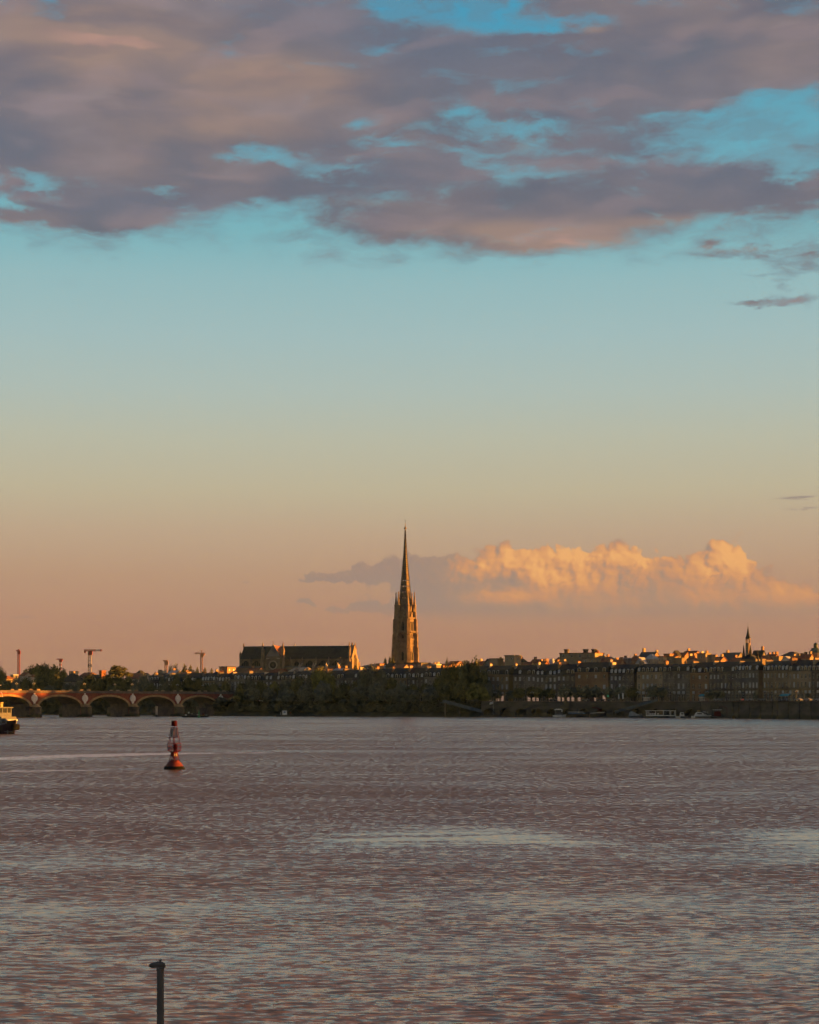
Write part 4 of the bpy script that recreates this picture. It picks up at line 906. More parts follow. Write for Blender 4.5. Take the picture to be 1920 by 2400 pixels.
# ---------------------------------------------------------------- the church: nave, transept and turrets
NY = 1208.0; ROT = -12; cx_ = X(694, NY)
churchR = thing('gothic_church', 'long dark-roofed Gothic church with pinnacled transept, standing left of the spire', 'church', (cx_, NY, GZ), R(ROT))
k_ = NY / F; zz_ = lambda py: Z(py, NY) - GZ
def nx(px): return (px - 694) * k_ / math.cos(R(ROT))
x0, x1 = nx(569), nx(826); RH = zz_(1514.5); EH = zz_(1545); hw = 8.5
b = MB(); ops = []
b.box(x0, x1, -hw, hw, 0, EH, 'church'); b.build('nave_wall', churchR)
b = MB(); b.prism([(-hw - .6, EH), (0, RH), (hw + .6, EH)], x0 + .2, x1 - .6, 'slate', 'x'); b.bar((x0, 0, RH), (x1, 0, RH), .22, 'zinc'); b.lathe([(.35, RH), (.3, RH + .9), (.8, RH + 1.2), (.1, RH + 1.6)], 8, 'zinc', cx=nx(691)); b.build('roof', churchR)
b = MB(); b.box(x0, x1, -hw - 9, -hw, 0, zz_(1566), 'church'); b.prism([(-hw - 9.5, zz_(1566)), (-hw, zz_(1561)), (-hw, zz_(1566))], x0, x1, 'slate_b', 'x'); b.build('aisle', churchR)
wm1 = window_mb(6.2, zz_(1572), zz_(1558), zz_(1548.5), 'church', 'darkvoid', .5, True, 3).mesh('window')
wm2 = window_mb(3.6, zz_(1572), zz_(1556), zz_(1551), 'church', 'darkvoid', .5, True, 1).mesh('window')
for px, m_ in ((583, wm1), (608, wm1), (704, wm2), (735, wm1), (766, wm1), (797, wm1)): place(m_, 'window', churchR, (nx(px), -hw - .02, 0))
bt = MB(); bt.box(-.8, .8, -3.0, 0, 0, zz_(1552), 'church', tx=.1, ty=.4); bt.prism([(-3.0, zz_(1552)), (0, zz_(1552)), (0, zz_(1547))], -.8, .8, 'church', 'x')
bt.lathe([(.7, zz_(1552)), (.7, zz_(1549)), (.1, zz_(1541))], 4, 'church', cy=-2.2); btm = bt.mesh('buttress')
for px in (595, 622, 691, 719, 751, 781, 808): place(btm, 'buttress', churchR, (nx(px), -hw, 0))
fly = MB(); fly.bar((0, -9, zz_(1566)), (0, -.5, zz_(1553)), .45, 'stone_pale'); fly.box(-.7, .7, -9.8, -8.4, zz_(1572), zz_(1560), 'stone_pale'); fly.lathe([(.6, zz_(1560)), (.08, zz_(1554))], 4, 'stone_pale', cy=-9.1); flm = fly.mesh('flying_buttress')
for px in (719, 751, 781, 808): place(flm, 'flying_buttress', churchR, (nx(px), -hw, 0))
# transept with rose window
tx0, tx1 = nx(640), nx(675); ty = -hw - 10
b = MB(); b.box(tx0, tx1, ty, -hw + .1, 0, EH + 1.5, 'church'); tm = (tx0 + tx1) / 2
b.prism([(tx0 + .6, EH + 1.5), (tx1 - .6, EH + 1.5), (tm, zz_(1511))], ty, ty + .9, 'stone_grey'); b.build('transept_wall', churchR)
MB().prism([(tx0 - .3, EH + 1.5), (tx1 + .3, EH + 1.5), (tm, zz_(1514))], ty + .9, .5, 'tile').build('transept_roof', churchR)
ro = MB(); n = 24
for r0, r1, m_, y0_, y1_ in ((2.3, 3.1, 'stone_pale', -.3, 0), (4.0, 5.2, 'church', -.45, 0)):
    vs = []; fs = []
    for i in range(n):
        a = 2 * math.pi * i / n
        for r, y_ in ((r0, y0_), (r1, y0_), (r1, y1_), (r0, y1_)): vs.append((r * math.cos(a), y_, r * math.sin(a)))
    for i in range(n):
        j = (i + 1) % n
        for q in range(4): fs.append((4 * i + q, 4 * i + (q + 1) % 4, 4 * j + (q + 1) % 4, 4 * j + q))
    ro.add(vs, fs, m_)
ro.prism([(2.3 * math.cos(2 * math.pi * i / n), 2.3 * math.sin(2 * math.pi * i / n)) for i in range(n)], -.06, -.03, 'darkvoid')
for i in range(6): a = math.pi * i / 6; ro.bar((2.2 * math.cos(a), -.15, 2.2 * math.sin(a)), (-2.2 * math.cos(a), -.15, -2.2 * math.sin(a)), .07, 'church')
place(ro.mesh('rose_window'), 'rose_window', churchR, (tm, ty - .02, zz_(1560)))
MB().box(tx0 + .5, tx1 - .5, ty - .35, ty - .02, EH - .2, EH + .4, 'stone_pale').build('gallery', churchR)
b = MB(); b.bar((tm, ty + .4, zz_(1511)), (tm, ty + .4, zz_(1504.5)), .14, 'church'); b.lathe([(.2, zz_(1508)), (.6, zz_(1507)), (.1, zz_(1505.5))], 6, 'church', cx=tm, cy=ty + .4); b.build('finial', churchR)
def turret(pxc, w, ytip, ycone, ybase, yy, par=churchR):
    b = MB(); r = w / 2 * k_; b.lathe([(r * 1.1, 0), (r, zz_(ybase)), (r, zz_(ycone)), (r * 1.18, zz_(ycone)), (r * 1.18, zz_(ycone) + .4)], 8, 'church', a0=R(22))
    b.lathe([(r * .95, zz_(ycone) + .4), (r * .42, zz_(ycone - (ycone - ytip) * .55)), (r * .55, zz_(ycone - (ycone - ytip) * .58)), (.1, zz_(ytip))], 8, 'church')
    for j in range(4): a = R(45 + 90 * j); b.lathe([(.35, zz_(ycone)), (.05, zz_(ycone) + 2.6)], 4, 'church', cx=r * math.cos(a), cy=r * math.sin(a))
    return b.build('turret', par, (nx(pxc), yy, 0))
turret(632.5, 7.5, 1506, 1531, 1550, ty + 1); turret(680, 7.5, 1506, 1529, 1550, ty + 1)
turret(563.5, 6, 1525, 1538, 1556, -2); turret(569, 2.2, 1511, 1516, 1520, 0)
b = MB(); b.box(nx(556), nx(569), -5, 5, 0, zz_(1562), 'church', tx=1.0); b.build('apse', churchR)
# west front
b = MB(); wx = nx(826); b.box(wx, wx + 2.4, -hw - 1, hw + 1, 0, EH, 'church'); b.prism([(-hw - 1, EH), (0, RH + .6), (hw + 1, EH)], wx, wx + 2.0, 'church', 'x'); b.build('west_front', churchR)
for yy, tip in ((-7.5, 1505), (7.5, 1504)):
    t_ = turret(826 if yy < 0 else 827.5, 6.0, tip, 1524, 1545, yy)
turret(826.5, 3.2, 1505.5, 1516, 1530, 0)
o = place(window_mb(6, zz_(1568), zz_(1548), zz_(1536), 'church', 'darkvoid', .6, True, 3).mesh('window'), 'window', churchR, (wx + 2.42, 0, 0)); o.rotation_euler = (0, 0, R(90))
b = MB()
for yy in (-10.5, 10.5): b.box(wx - 1.5, wx + 3.4, yy - 1.2, yy + 1.2, 0, zz_(1552), 'church', tx=.5, ty=.3); b.lathe([(1.0, zz_(1552)), (.1, zz_(1540))], 4, 'church', cx=wx + 1, cy=yy)
b.build('corner_buttress', churchR)

# ---------------------------------------------------------------- pointed gate tower on the quay
GY = 935.0; gt = thing('gate_tower', 'medieval gate tower with slender slate spire and pointed side cones', 'gate tower', (X(1757, GY), GY, GZ), R(-25))
zg = lambda py: Z(py, GY) - GZ; kg = GY / F
def gx(px): return (px - 1757) * kg
MB().box(gx(1741), gx(1776), -4, 6, 0, zg(1545), 'stone_dark').build('wall', gt)
MB().box(gx(1741), gx(1776), -4.2, 6.2, zg(1545), zg(1535), 'slate', tx=2.6, ty=3).build('roof', gt)
b = MB(); b.lathe([(1.35, 0), (1.3, zg(1507))], 8, 'stone', cx=gx(1753.5), cy=0, a0=R(22)); 
for i in range(8):
    a = R(22 + 45 * i); b.bar((gx(1753.5) + 1.15 * math.cos(a), 1.15 * math.sin(a), zg(1507)), (gx(1753.5) + 1.15 * math.cos(a), 1.15 * math.sin(a), zg(1497)), .16, 'stone')
b.lathe([(1.4, zg(1498.5)), (1.4, zg(1496.5))], 8, 'stone', cx=gx(1753.5)); b.build('lantern', gt)
b = MB(); b.lathe([(1.45, zg(1496.5)), (1.1, zg(1492)), (.5, zg(1480)), (.08, zg(1467))], 8, 'slate', cx=gx(1753.5)); b.bar((gx(1753.5), 0, zg(1467)), (gx(1753.5), 0, zg(1459)), .05, 'metal_dark'); b.bar((gx(1753.5) - .4, 0, zg(1461)), (gx(1753.5) + .3, 0, zg(1461)), .08, 'metal_dark'); b.build('spire', gt)
for px, w, y0_, y1_, yy in ((1745.5, 8, 1511, 1541, -2), (1761.5, 10, 1511, 1541, -2), (1775, 9, 1524, 1550, 1)):
    b = MB(); r = w / 2 * kg; b.lathe([(r, zg(y1_)), (r * .55, zg(y1_ + (y0_ - y1_) * .5)), (.05, zg(y0_))], 10, 'slate', cx=gx(px), cy=yy); b.lathe([(r * .9, 0), (r * .9, zg(y1_))], 10, 'stone_dark', cx=gx(px), cy=yy); b.build('side_cone', gt)

# ---------------------------------------------------------------- trees
def crown_mesh(seed, leafm='leaf', n=2600, lobes=9, flat=.8, leaf=.72, holes=.0, coneh=0.0):
    """crown about 10 m wide and 10*flat high sitting on z=0, leaf clumps over uneven lobes"""
    g = np.random.default_rng(seed); b = MB(); H = 10 * flat
    L = []
    for i in range(lobes):
        a = g.uniform(0, 2 * math.pi); rr = g.uniform(.3, 1) * 2.9; zc = g.uniform(.22, .80) * H
        rr *= 1.0 - max(0, zc / H - .5) * .7
        L.append((rr * math.cos(a), rr * math.sin(a), zc, g.uniform(1.5, 2.5)))
    L.append((0, 0, H * .5, 3.1)); L.append((g.uniform(-.8, .8), g.uniform(-.8, .8), H * .76, 2.3)); L.append((0, 0, H * .22, 2.8))
    A = np.array(L)
    for (x, y, z_, r) in L:          # opaque hearts so that the crown is dense inside
        b.lathe([(r * .3, z_ - r * .62), (r * .62, z_ - r * .35), (r * .66, z_ + r * .1), (r * .45, z_ + r * .5), (r * .08, z_ + r * .68)], 7, leafm, cx=x, cy=y, a0=g.uniform(0, 3))
    w = A[:, 3] ** 2; idx = g.choice(len(L), n, p=w / w.sum())
    d = g.normal(size=(n, 3)); d /= np.linalg.norm(d, axis=1)[:, None]
    rad = A[idx, 3] * g.uniform(.6, 1.0, n) ** .6 * g.choice([1, 1, 1, 1.18], n) * 1.04; c = A[idx, :3] + d * rad[:, None]; c[:, 2] = np.maximum(c[:, 2], .1)
    ax = g.normal(size=(n, 3)) * .9 + d * .3; ax /= np.linalg.norm(ax, axis=1)[:, None]
    u = np.cross(ax, g.normal(size=(n, 3))); u /= np.linalg.norm(u, axis=1)[:, None]; v = np.cross(ax, u)
    s = leaf * g.uniform(.5, 1.3, n)[:, None]
    P = np.stack([c - u * s * .5, c - v * s * .35, c + u * s * .5, c + v * s * .35], 1).reshape(-1, 3)
    base = len(b.v); b.v += [tuple(p) for p in P]; k = b.k(leafm)
    b.f += [[base + 4 * i, base + 4 * i + 1, base + 4 * i + 2, base + 4 * i + 3] for i in range(n)]; b.mi += [k] * n
    return b.mesh('crown')
CR = [crown_mesh(i, 'leaf', 2600, 10, (.8, .9, .75, 1.0)[i]) for i in range(4)] + [crown_mesh(10 + i, 'leaf_b', 2400, 9, (.8, 1.0)[i]) for i in range(2)] + [crown_mesh(20 + i, 'leaf_d', 2600, 11, (.7, .85, .75)[i]) for i in range(3)]
def sparse_crown(seed):
    g = random.Random(seed); b = MB()
    for i in range(26):
        a = g.uniform(0, 6.28); l = g.uniform(2, 5.2); e = g.uniform(.3, 1.3)
        p = Vector((l * math.cos(a) * math.cos(e) * 1.1, l * math.sin(a) * math.cos(e), 1 + l * math.sin(e) * 1.6)); b.bar((0, 0, g.uniform(0, 2.5)), p, .13, 'bark', 4, .04)
        for _ in range(34):
            q = p + Vector((g.gauss(0, .55), g.gauss(0, .55), g.gauss(0, .4))); s = .38
            u = Vector((g.gauss(0, 1), g.gauss(0, 1), g.gauss(0, 1))).normalized() * s; v = u.orthogonal()
            b.add([q - u, q - v, q + u, q + v], [(0, 1, 2, 3)], 'leaf')
    return b.mesh('crown')
SPARSE = sparse_crown(4)
def trunk_mesh():
    b = MB(); b.lathe([(.42, 0), (.3, .8), (.24, 3.6), (.14, 6)], 8, 'bark')
    for a in (0, 2.1, 4.2): b.bar((0, 0, 2.6), (1.8 * math.cos(a), 1.8 * math.sin(a), 5.4), .13, 'bark', 5, .05)
    return b.mesh('trunk')
TM = trunk_mesh()
def tree(pxc, ytop, wpx, Y, label, group, var=None, zb=GZ, low=.25, name='tree'):
    """crown wpx wide with its top at row ytop; low = share of the height left as bare trunk"""
    x = X(pxc, Y); Ht = Z(ytop, Y) - zb; Wm = wpx / F * Y
    r = thing(name, label, 'tree', (x, Y, zb), 0, group)
    me = CR[var] if isinstance(var, int) else (var or CR[rnd.randrange(4)])
    hs = {id(SPARSE): 9.0}.get(id(me)) or sorted(v.co.z for v in me.vertices)[int(len(me.vertices) * .985)]
    cb = Ht * low; s = Wm / 9.6 * 1.22
    o = place(me, 'crown', r, (0, 0, cb), rz=rnd.uniform(0, 6.28), sc=(s, s, (Ht - cb) / hs))
    place(TM, 'trunk', r, (0, 0, 0), sc=(max(.6, s * .9), max(.6, s * .9), max(cb * 1.3, Ht * .35) / 6))
    return r
NT_ = 0
def row(items, Yf, group, lab, var=None, zb=GZ, low=.2, name='tree'):
    items = sorted(items)
    for k, it in enumerate(items):
        px, yt, w = it[:3]; Y = Yf(px) if callable(Yf) else Yf
        zz = zb(px) if callable(zb) else zb
        ex = it[3] if len(it) > 3 else None
        vv = it[4] if len(it) > 4 else (var() if callable(var) else var)
        tree(px, yt, w, Y, ex or lab.format(ORD[k + 1] if k + 1 < len(ORD) else str(k + 1)), group, vv, zz, low, name)
# behind the bridge
row([(52, 1584, 30), (112, 1568, 40), (138, 1570, 34), (74, 1566, 34), (94, 1564, 40), (1, 1570, 26, 'treetop cut by the left edge of the photo, catching sun'), (64, 1574, 26), (84, 1563, 34, 'tallest rounded golden-lit tree top left of the striped crane'), (103, 1563, 32), (123, 1564, 34, 'dark tall tree directly left of the short striped crane'), (146, 1572, 24)],
    1225, 'tall sunlit trees behind the bridge', 'sunlit tree behind the bridge, {} of the tall clump from the left', lambda: rnd.choice((0, 1, 3, 4)), low=.1)
row([(14, 1596, 40), (40, 1592, 34), (62, 1593, 34), (96, 1588, 46), (134, 1586, 40), (160, 1602, 34), (186, 1600, 30), (206, 1584, 36), (236, 1590, 38), (300, 1590, 34), (318, 1596, 26), (338, 1586, 30), (356, 1604, 26), (384, 1588, 26), (415, 1585, 26), (440, 1589, 34), (462, 1592, 28), (486, 1606, 24), (505, 1604, 28), (528, 1600, 24), (258, 1584, 40), (282, 1586, 40), (6, 1612, 44), (76, 1608, 44), (120, 1608, 44), (172, 1612, 44), (220, 1609, 44), (268, 1608, 44), (312, 1609, 44), (352, 1612, 40), (398, 1609, 40), (434, 1610, 40), (476, 1612, 40), (514, 1612, 40)],
    lambda px: interp(px, [(0, 1195), (520, 1105)]) + rnd.uniform(-8, 8), 'dark trees lining the far bank behind the bridge', 'dark leafy tree rising over the bridge parapet, {} from the left', lambda: rnd.choice((0, 1, 2, 6, 7)), low=.05)
tree(276, 1560, 60, 1150, 'open sparse-branched tree sticking out above the rest, right of the striped crane', 'trees behind the bridge', SPARSE, low=.55)
row([(402, 1566, 16), (414, 1564, 20), (430, 1564, 22), (446, 1566, 18), (462, 1571, 18), (480, 1572, 20), (496, 1573, 16)], 1420, 'distant hill-top trees', 'small olive hill-top tree on the skyline, {} from the left', 4, low=.02)
row([(px, 1632 + (px * 5) % 7, 40) for px in range(-30, 540, 26)], lambda px: interp(px, QY) + 6, 'bushes on the far bank under the bridge', 'dark bush seen through the bridge arches, {} from the left', lambda: rnd.choice((6, 7, 8)), low=0, zb=1.5, name='bush')
# big trees on the bank
row([(566, 1602, 28), (585, 1593, 36), (612, 1598, 30), (640, 1601, 34), (668, 1597, 34), (700, 1591, 40), (728, 1583, 34), (752, 1569, 44, 'tall bank tree reaching up in front of the nave'), (776, 1580, 30), (806, 1604, 40), (835, 1598, 26), (852, 1572, 30), (872, 1566, 36, 'tall bank tree left of the spire foot'), (893, 1574, 34), (916, 1592, 34), (940, 1602, 34), (970, 1606, 36), (1000, 1604, 34), (1026, 1588, 30), (1046, 1566, 34), (1068, 1560, 34), (1090, 1554, 36), (1112, 1551, 36, 'highest bank tree, just left of the visible quay houses'), (1132, 1574, 26), (1146, 1600, 24)],
    lambda px: interp(px, QY) + 26 + rnd.uniform(-3, 3), 'big trees on the river bank', 'tall dark tree on the bank, {} from the left in the back row', lambda: rnd.choice((0, 1, 2, 3, 4, 6, 7)), low=.08)
row([(572, 1618, 44), (590, 1614, 46), (632, 1616, 44), (672, 1618, 46), (716, 1608, 46), (756, 1602, 46), (800, 1616, 46), (842, 1612, 46), (884, 1604, 46), (926, 1616, 46), (966, 1618, 44), (1008, 1612, 44), (1046, 1600, 44), (1080, 1598, 40), (1112, 1604, 38, 'yellow-green tree at the right end of the bank', 5), (1136, 1614, 26, 'smaller yellow-green tree beside the flag', 5)],
    lambda px: interp(px, QY) + 15, 'trees low on the river bank', 'dark spreading tree half way down the bank, {} from the left', lambda: rnd.choice((2, 6, 7, 8)), low=.03, zb=7.2)
row([(px, 1640 + (px * 7) % 11, 46) for px in range(568, 1110, 27)], lambda px: interp(px, QY) + 7, 'bushes at the foot of the bank', 'dark bush at the water edge, {} from the left', lambda: rnd.choice((6, 7, 8)), low=0, zb=2.6, name='bush')
# street trees in front of the houses
row([(1166, 1618, 28), (1196, 1620, 22), (1216, 1614, 34), (1246, 1611, 26), (1264, 1613, 26), (1290, 1615, 30), (1324, 1609, 40), (1350, 1612, 30), (1372, 1611, 34), (1398, 1611, 34), (1426, 1613, 26), (1458, 1610, 40), (1482, 1613, 30), (1532, 1609, 34, 'round street tree standing before the pale quay facade, right of the street opening'), (1552, 1612, 24), (1664, 1618, 28), (1688, 1620, 26), (1771, 1622, 13, 'small dark tree below the gate tower'), (1894, 1626, 14)],
    lambda px: interp(px, HYT) - 13, 'street trees before the quay houses', 'dark round-headed street tree on the quay, {} from the left', lambda: rnd.choice((2, 6, 8)), low=.28)
row([(902, 1548, 12), (914, 1545, 14), (921, 1546, 12)], 1175, 'small trees at the spire foot', 'small tree beside the left foot of the spire, {} of three', 0, low=.3)
tree(1048, 1548, 9, 1180, 'tiny dark treetop standing alone on the skyline right of the spire', 'small skyline trees', 6, low=.5)
tree(835, 1563, 16, 1180, 'low treetop right of the church west end', 'small skyline trees', 0, low=.2)

# ---------------------------------------------------------------- cranes on the skyline
def lattice(b, a, c, w, mats_, seg, th=1.0):
    a, c = Vector(a), Vector(c); d = c - a; L = d.length; n = max(2, int(L / seg)); t = d.normalized()
    u = Vector((0, 1, 0)) if abs(t.y) < .9 else Vector((1, 0, 0)); u = (u - t * u.dot(t)).normalized(); v = t.cross(u)
    C = [(u * sx + v * sy) * w / 2 for sx, sy in ((-1, -1), (1, -1), (1, 1), (-1, 1))]
    for k in range(n):
        p, q = a + d * k / n, a + d * (k + 1) / n; m = mats_[k % len(mats_)]
        for i in range(4):
            b.bar(p + C[i], q + C[i], w * .13 * th, m); b.bar(p + C[i], q + C[(i + 1) % 4], w * .09 * th, m); b.bar(p + C[i], p + C[(i + 1) % 4], w * .09 * th, m)
def crane(px, ybase, yjib, ytop, Y, mastw, jib, cm, label, rz=0, ms=None, cab=True):
    """jib = (short, long) lengths in photo pixels left and right of the mast"""
    k = Y / F; z0 = Z(ybase, Y) - 14; z1 = Z(yjib, Y); zt_ = Z(ytop, Y)
    r = thing('tower_crane', label, 'crane', (X(px, Y), Y, GZ), rz, 'tower cranes on the skyline')
    w = mastw * k; b = MB(); lattice(b, (0, 0, 0), (0, 0, z1 - GZ), w, ms or [cm], w * 1.1); b.build('mast', r)
    l, l2 = jib; H = z1 - GZ
    b = MB(); lattice(b, (-l * k, 0, H + w * .4), (0, 0, H + w * .4), w * .5, [cm], w, 1.7); lattice(b, (0, 0, H + w * .4), (l2 * k, 0, H + w * .4), w * .5, [cm, cm, cm, 'cranewhite', 'cranewhite'] if cm == 'cranered' else [cm], w * .7, 1.7); b.build('jib', r)
    sgn = -1 if l < l2 else 1
    b = MB(); q = (l if sgn < 0 else l2) * k * sgn; b.box(min(q, q * .7), max(q, q * .7), -w * .4, w * .4, H - w * .5, H + w * .3, cm); b.build('counterweight', r)
    MB().box(-w * .2, w * 1.1, -w * .9, -w * .3, H - w * 1.3, H + w * .1, cm).build('cab', r)
    if ytop < yjib - 3:
        b = MB(); b.bar((0, 0, H), (0, 0, zt_ - GZ), w * .22, cm); b.bar((0, 0, zt_ - GZ), (q * .8, 0, H + w * .6), .12, cm); b.bar((0, 0, zt_ - GZ), (-q * .0 + (l2 if sgn < 0 else -l) * k * .6, 0, H + w * .7), .12, cm); b.build('tower_head', r)
crane(44, 1575, 1527, 1521, 1500, 4.6, (6, 3), 'cranered', 'red crane seen end-on as a plain tall mast at the far left', ms=['cranered'])
crane(141.5, 1570, 1547, 1543, 1700, 4, (9, 6), 'cranered', 'small short crane peeping above the treetops', ms=['cranewhite', 'cranered'])
crane(210.5, 1575, 1527, 1524, 1500, 6.5, (13, 29), 'cranered', 'big crane with red and white striped jib pointing right', ms=['cranewhite', 'cranewhite', 'cranewhite', 'metal_dark'])
crane(389, 1571, 1551, 1547, 1600, 5.5, (6, 5), 'craneorange', 'short orange crane stump above the left end of the quay row', ms=['craneorange'])
crane(472.5, 1572, 1533.5, 1523, 1500, 5, (16, 8), 'craneorange', 'orange cross-shaped crane left of the church')

# ---------------------------------------------------------------- boats
def hull_mesh(L, Bm, H, m, rake=1.2, sheer=.5, stern=.85, name='hull', keel=.5):
    """bow towards +x, waterline z=0"""
    b = MB(); n = 14; rows = []
    for i in range(n + 1):
        t = i / n; x = -L / 2 + L * t
        w = Bm / 2 * (stern + (1 - stern) * min(1, t * 4)) * (1 - max(0, (t - .55) / .45) ** 2.2)
        zt = H + sheer * (max(0, t - .35) / .65) ** 2 * H
        xr = x + rake * max(0, t - .8) / .2
        rows.append([(x, -.02, -keel), (x, -w * .8, -keel * .2), ((x + xr) / 2, -w * .97, zt * .5), (xr, -w, zt), (xr, -w * .86, zt), (xr, 0, zt - .12), (xr, w * .86, zt), (xr, w, zt), ((x + xr) / 2, w * .97, zt * .5), (x, w * .8, -keel * .2)])
    k = len(rows[0]); vs = [p for r in rows for p in r]
    fs = [(i * k + j, (i + 1) * k + j, (i + 1) * k + (j + 1) % k, i * k + (j + 1) % k) for i in range(n) for j in range(k)]
    fs += [tuple(range(k - 1, -1, -1)), tuple(n * k + j for j in range(k))]
    b.add(vs, fs, m); return b
def rail(b, pts, h, m, r=.03):
    for a, c in zip(pts, pts[1:]):
        b.bar((a[0], a[1], a[2] + h), (c[0], c[1], c[2] + h), r, m); b.bar((a[0], a[1], a[2] + h * .5), (c[0], c[1], c[2] + h * .5), r * .8, m); b.bar(a, (a[0], a[1], a[2] + h), r, m)
    a = pts[-1]; b.bar(a, (a[0], a[1], a[2] + h), r, m)
# tug entering from the left edge
TY = 443.0; tg = thing('tug_boat', 'cream and plum tug boat with yellow-topped wheelhouse entering at the left edge', 'tug boat', (X(45, TY) - 7.3, TY + 6, 0), R(-50))
hb = hull_mesh(20, 6.4, 2.3, 'plum', 1.0, .55); hb.build('hull', tg)
b = MB(); b.lathe([(.62, 1.0), (.75, 1.7), (.62, 2.5)], 10, 'rubber', cx=10.6, cy=0, sy=1.6); b.box(-10, 9.0, -3.36, -3.18, 1.35, 1.62, 'rubber', tx=0); b.build('fender', tg)
b = MB(); b.box(-2, 7.2, -2.1, 2.1, 2.2, 4.3, 'cream', tx=.1, ty=.05); b.box(7.2, 8.6, -1.5, 1.5, 2.6, 3.9, 'cream', tx=.15); b.build('deckhouse', tg)
b = MB(); b.box(-1.5, 4.9, -1.9, 1.9, 4.3, 5.3, 'cream'); 
for x in (-1.5, .1, 1.7, 3.2, 4.7): b.box(x, x + .2, -1.9, -1.7, 5.3, 6.45, 'cream'); b.box(x, x + .2, 1.7, 1.9, 5.3, 6.45, 'cream')
for y in (-.7, .6): b.box(4.72, 4.9, y, y + .2, 5.3, 6.45, 'cream')
b.box(-1.7, 5.4, -2.15, 2.15, 6.45, 6.7, 'cream'); wh = b.build('wheelhouse', tg)
MB().box(-1.4, 4.8, -1.8, 1.8, 5.25, 6.44, 'pane').build('window', wh)
b = MB(); b.lathe([(.85, 6.7), (.8, 7.6), (.95, 7.65), (.95, 7.9)], 12, 'yellow', cx=2.2); b.lathe([(.5, 6.7), (.5, 7.5)], 10, 'cream', cx=.2); b.lathe([(.6, 7.9), (.6, 8.05)], 10, 'rubber', cx=2.2); b.build('funnel', tg)
b = MB(); b.bar((1.6, 0, 8), (1.6, 0, 13.2), .09, 'metal_dark'); b.bar((.2, 0, 12.2), (2.8, 0, 12.2), .12, 'white'); b.bar((1.4, 0, 12.2), (1.6, 0, 11.6), .15, 'white')
for i in range(12):
    a0_, a1_ = math.pi * i / 12, math.pi * (i + 1) / 12; b.bar((2.8 + 1.2 * math.cos(a0_), -.1, 9.2 + 1.2 * math.sin(a0_)), (2.8 + 1.2 * math.cos(a1_), -.1, 9.2 + 1.2 * math.sin(a1_)), .08, 'white')
b.bar((1.6, 0, 9.2), (4.0, 0, 9.2), .05, 'metal_dark'); b.build('mast', tg)
b = MB(); rail(b, [(4.9, -2.0, 4.3), (6, -2.0, 4.3), (7.1, -1.9, 4.3)], .8, 'cream', .05); b.build('railing', tg)
b = MB()
def hull_y(x): return -3.2 * (1 - max(0, ((x + 10) / 20 - .55) / .45) ** 2.2)
for k in range(6):
    x = 6.6 + k * .36; y = hull_y(x) - .06; b.box(x, x + .24, y - .02, y + .02, 2.25 + k * .06, 2.6 + k * .06, 'boardgrey', rz=math.atan2(hull_y(x + .3) - hull_y(x), .3))
b.build('name_lettering', tg)
b = MB(); b.bar((8.0, -1.6, .62), (10.4, -.5, .5), .09, 'cream'); b.build('hull_stripe', tg)
b = MB(); b.lathe([(.22, 0), (.22, .9)], 8, 'cream', cx=8.5, cy=-1.0); b.box(8.3, 9.2, -1.4, 1.4, 3.25, 3.6, 'white'); b.build('bow_winch', tg)

# red lateral buoy
BYY = 207.5; bu = thing('navigation_buoy', 'red lattice channel buoy with can topmark and solar panels on the open river', 'buoy', (X(408.5, BYY), BYY, 0), 0)
zb_ = lambda py: CH - (py - HY) / F * BYY
b = MB(); b.lathe([(1.1, -.5), (1.24, -.05), (1.22, .12), (1.14, .30), (1.08, .36)], 32, 'buoydark'); b.build('waterline_skirt', bu)
b = MB(); b.lathe([(1.08, .36), (1.04, .42), (.86, .66), (.58, .98), (.46, 1.06)], 32, 'orange'); b.build('float', bu)
b = MB(); N_ = 6
def ringp(r, zz, k, off=0): a = 2 * math.pi * (k + off) / N_; return (r * math.cos(a), r * math.sin(a), zz)
zA, zB, zC, zD, zE = 1.0, zb_(1761), zb_(1742), zb_(1728), zb_(1705)
for k in range(N_):
    b.bar(ringp(.52, zA, k), ringp(.40, zb_(1765), k), .035, 'red'); b.bar(ringp(.50, 1.35, k), ringp(.50, 1.35, k + 1), .025, 'red')
    b.bar(ringp(.68, .92, k), ringp(.48, 1.35, k), .045, 'red')
b.lathe([(.12, .98), (.12, zB)], 8, 'red'); b.build('leg_frame', bu)
for k, (m_) in enumerate(['red', 'orange', 'red', 'orange', 'red', 'orange']):
    a0_ = 2 * math.pi * k / N_; p, q = ringp(.47, 0, k, .5), ringp(.47, 0, k + 1, .5)
    bb = MB(); bb.add([(p[0], p[1], zb_(1773)), (q[0], q[1], zb_(1773)), (q[0] * .92, q[1] * .92, zb_(1761)), (p[0] * .92, p[1] * .92, zb_(1761))], [(0, 1, 2, 3)], m_)
    bb.add([(p[0] * .95, p[1] * .95, zb_(1773)), (q[0] * .95, q[1] * .95, zb_(1773)), (q[0] * .88, q[1] * .88, zb_(1761)), (p[0] * .88, p[1] * .88, zb_(1761))], [(3, 2, 1, 0)], m_); bb.build('side_panel', bu)
b = MB()
for k in range(20):
    a = 2 * math.pi * k / 20; c_, s_ = math.cos(a), math.sin(a); b.bar((.80 * c_, .80 * s_, zb_(1758)), (.80 * c_, .80 * s_, zC), .022 if k % 3 else .035, 'red'); b.bar((.80 * c_, .80 * s_, zb_(1758)), (.45 * c_, .45 * s_, zb_(1763)), .025, 'red')
    a2 = 2 * math.pi * (k + 1) / 20
    for zz, r in ((zb_(1758), .03), (zC, .04), (zb_(1750), .018)): b.bar((.80 * c_, .80 * s_, zz), (.80 * math.cos(a2), .80 * math.sin(a2), zz), r, 'red')
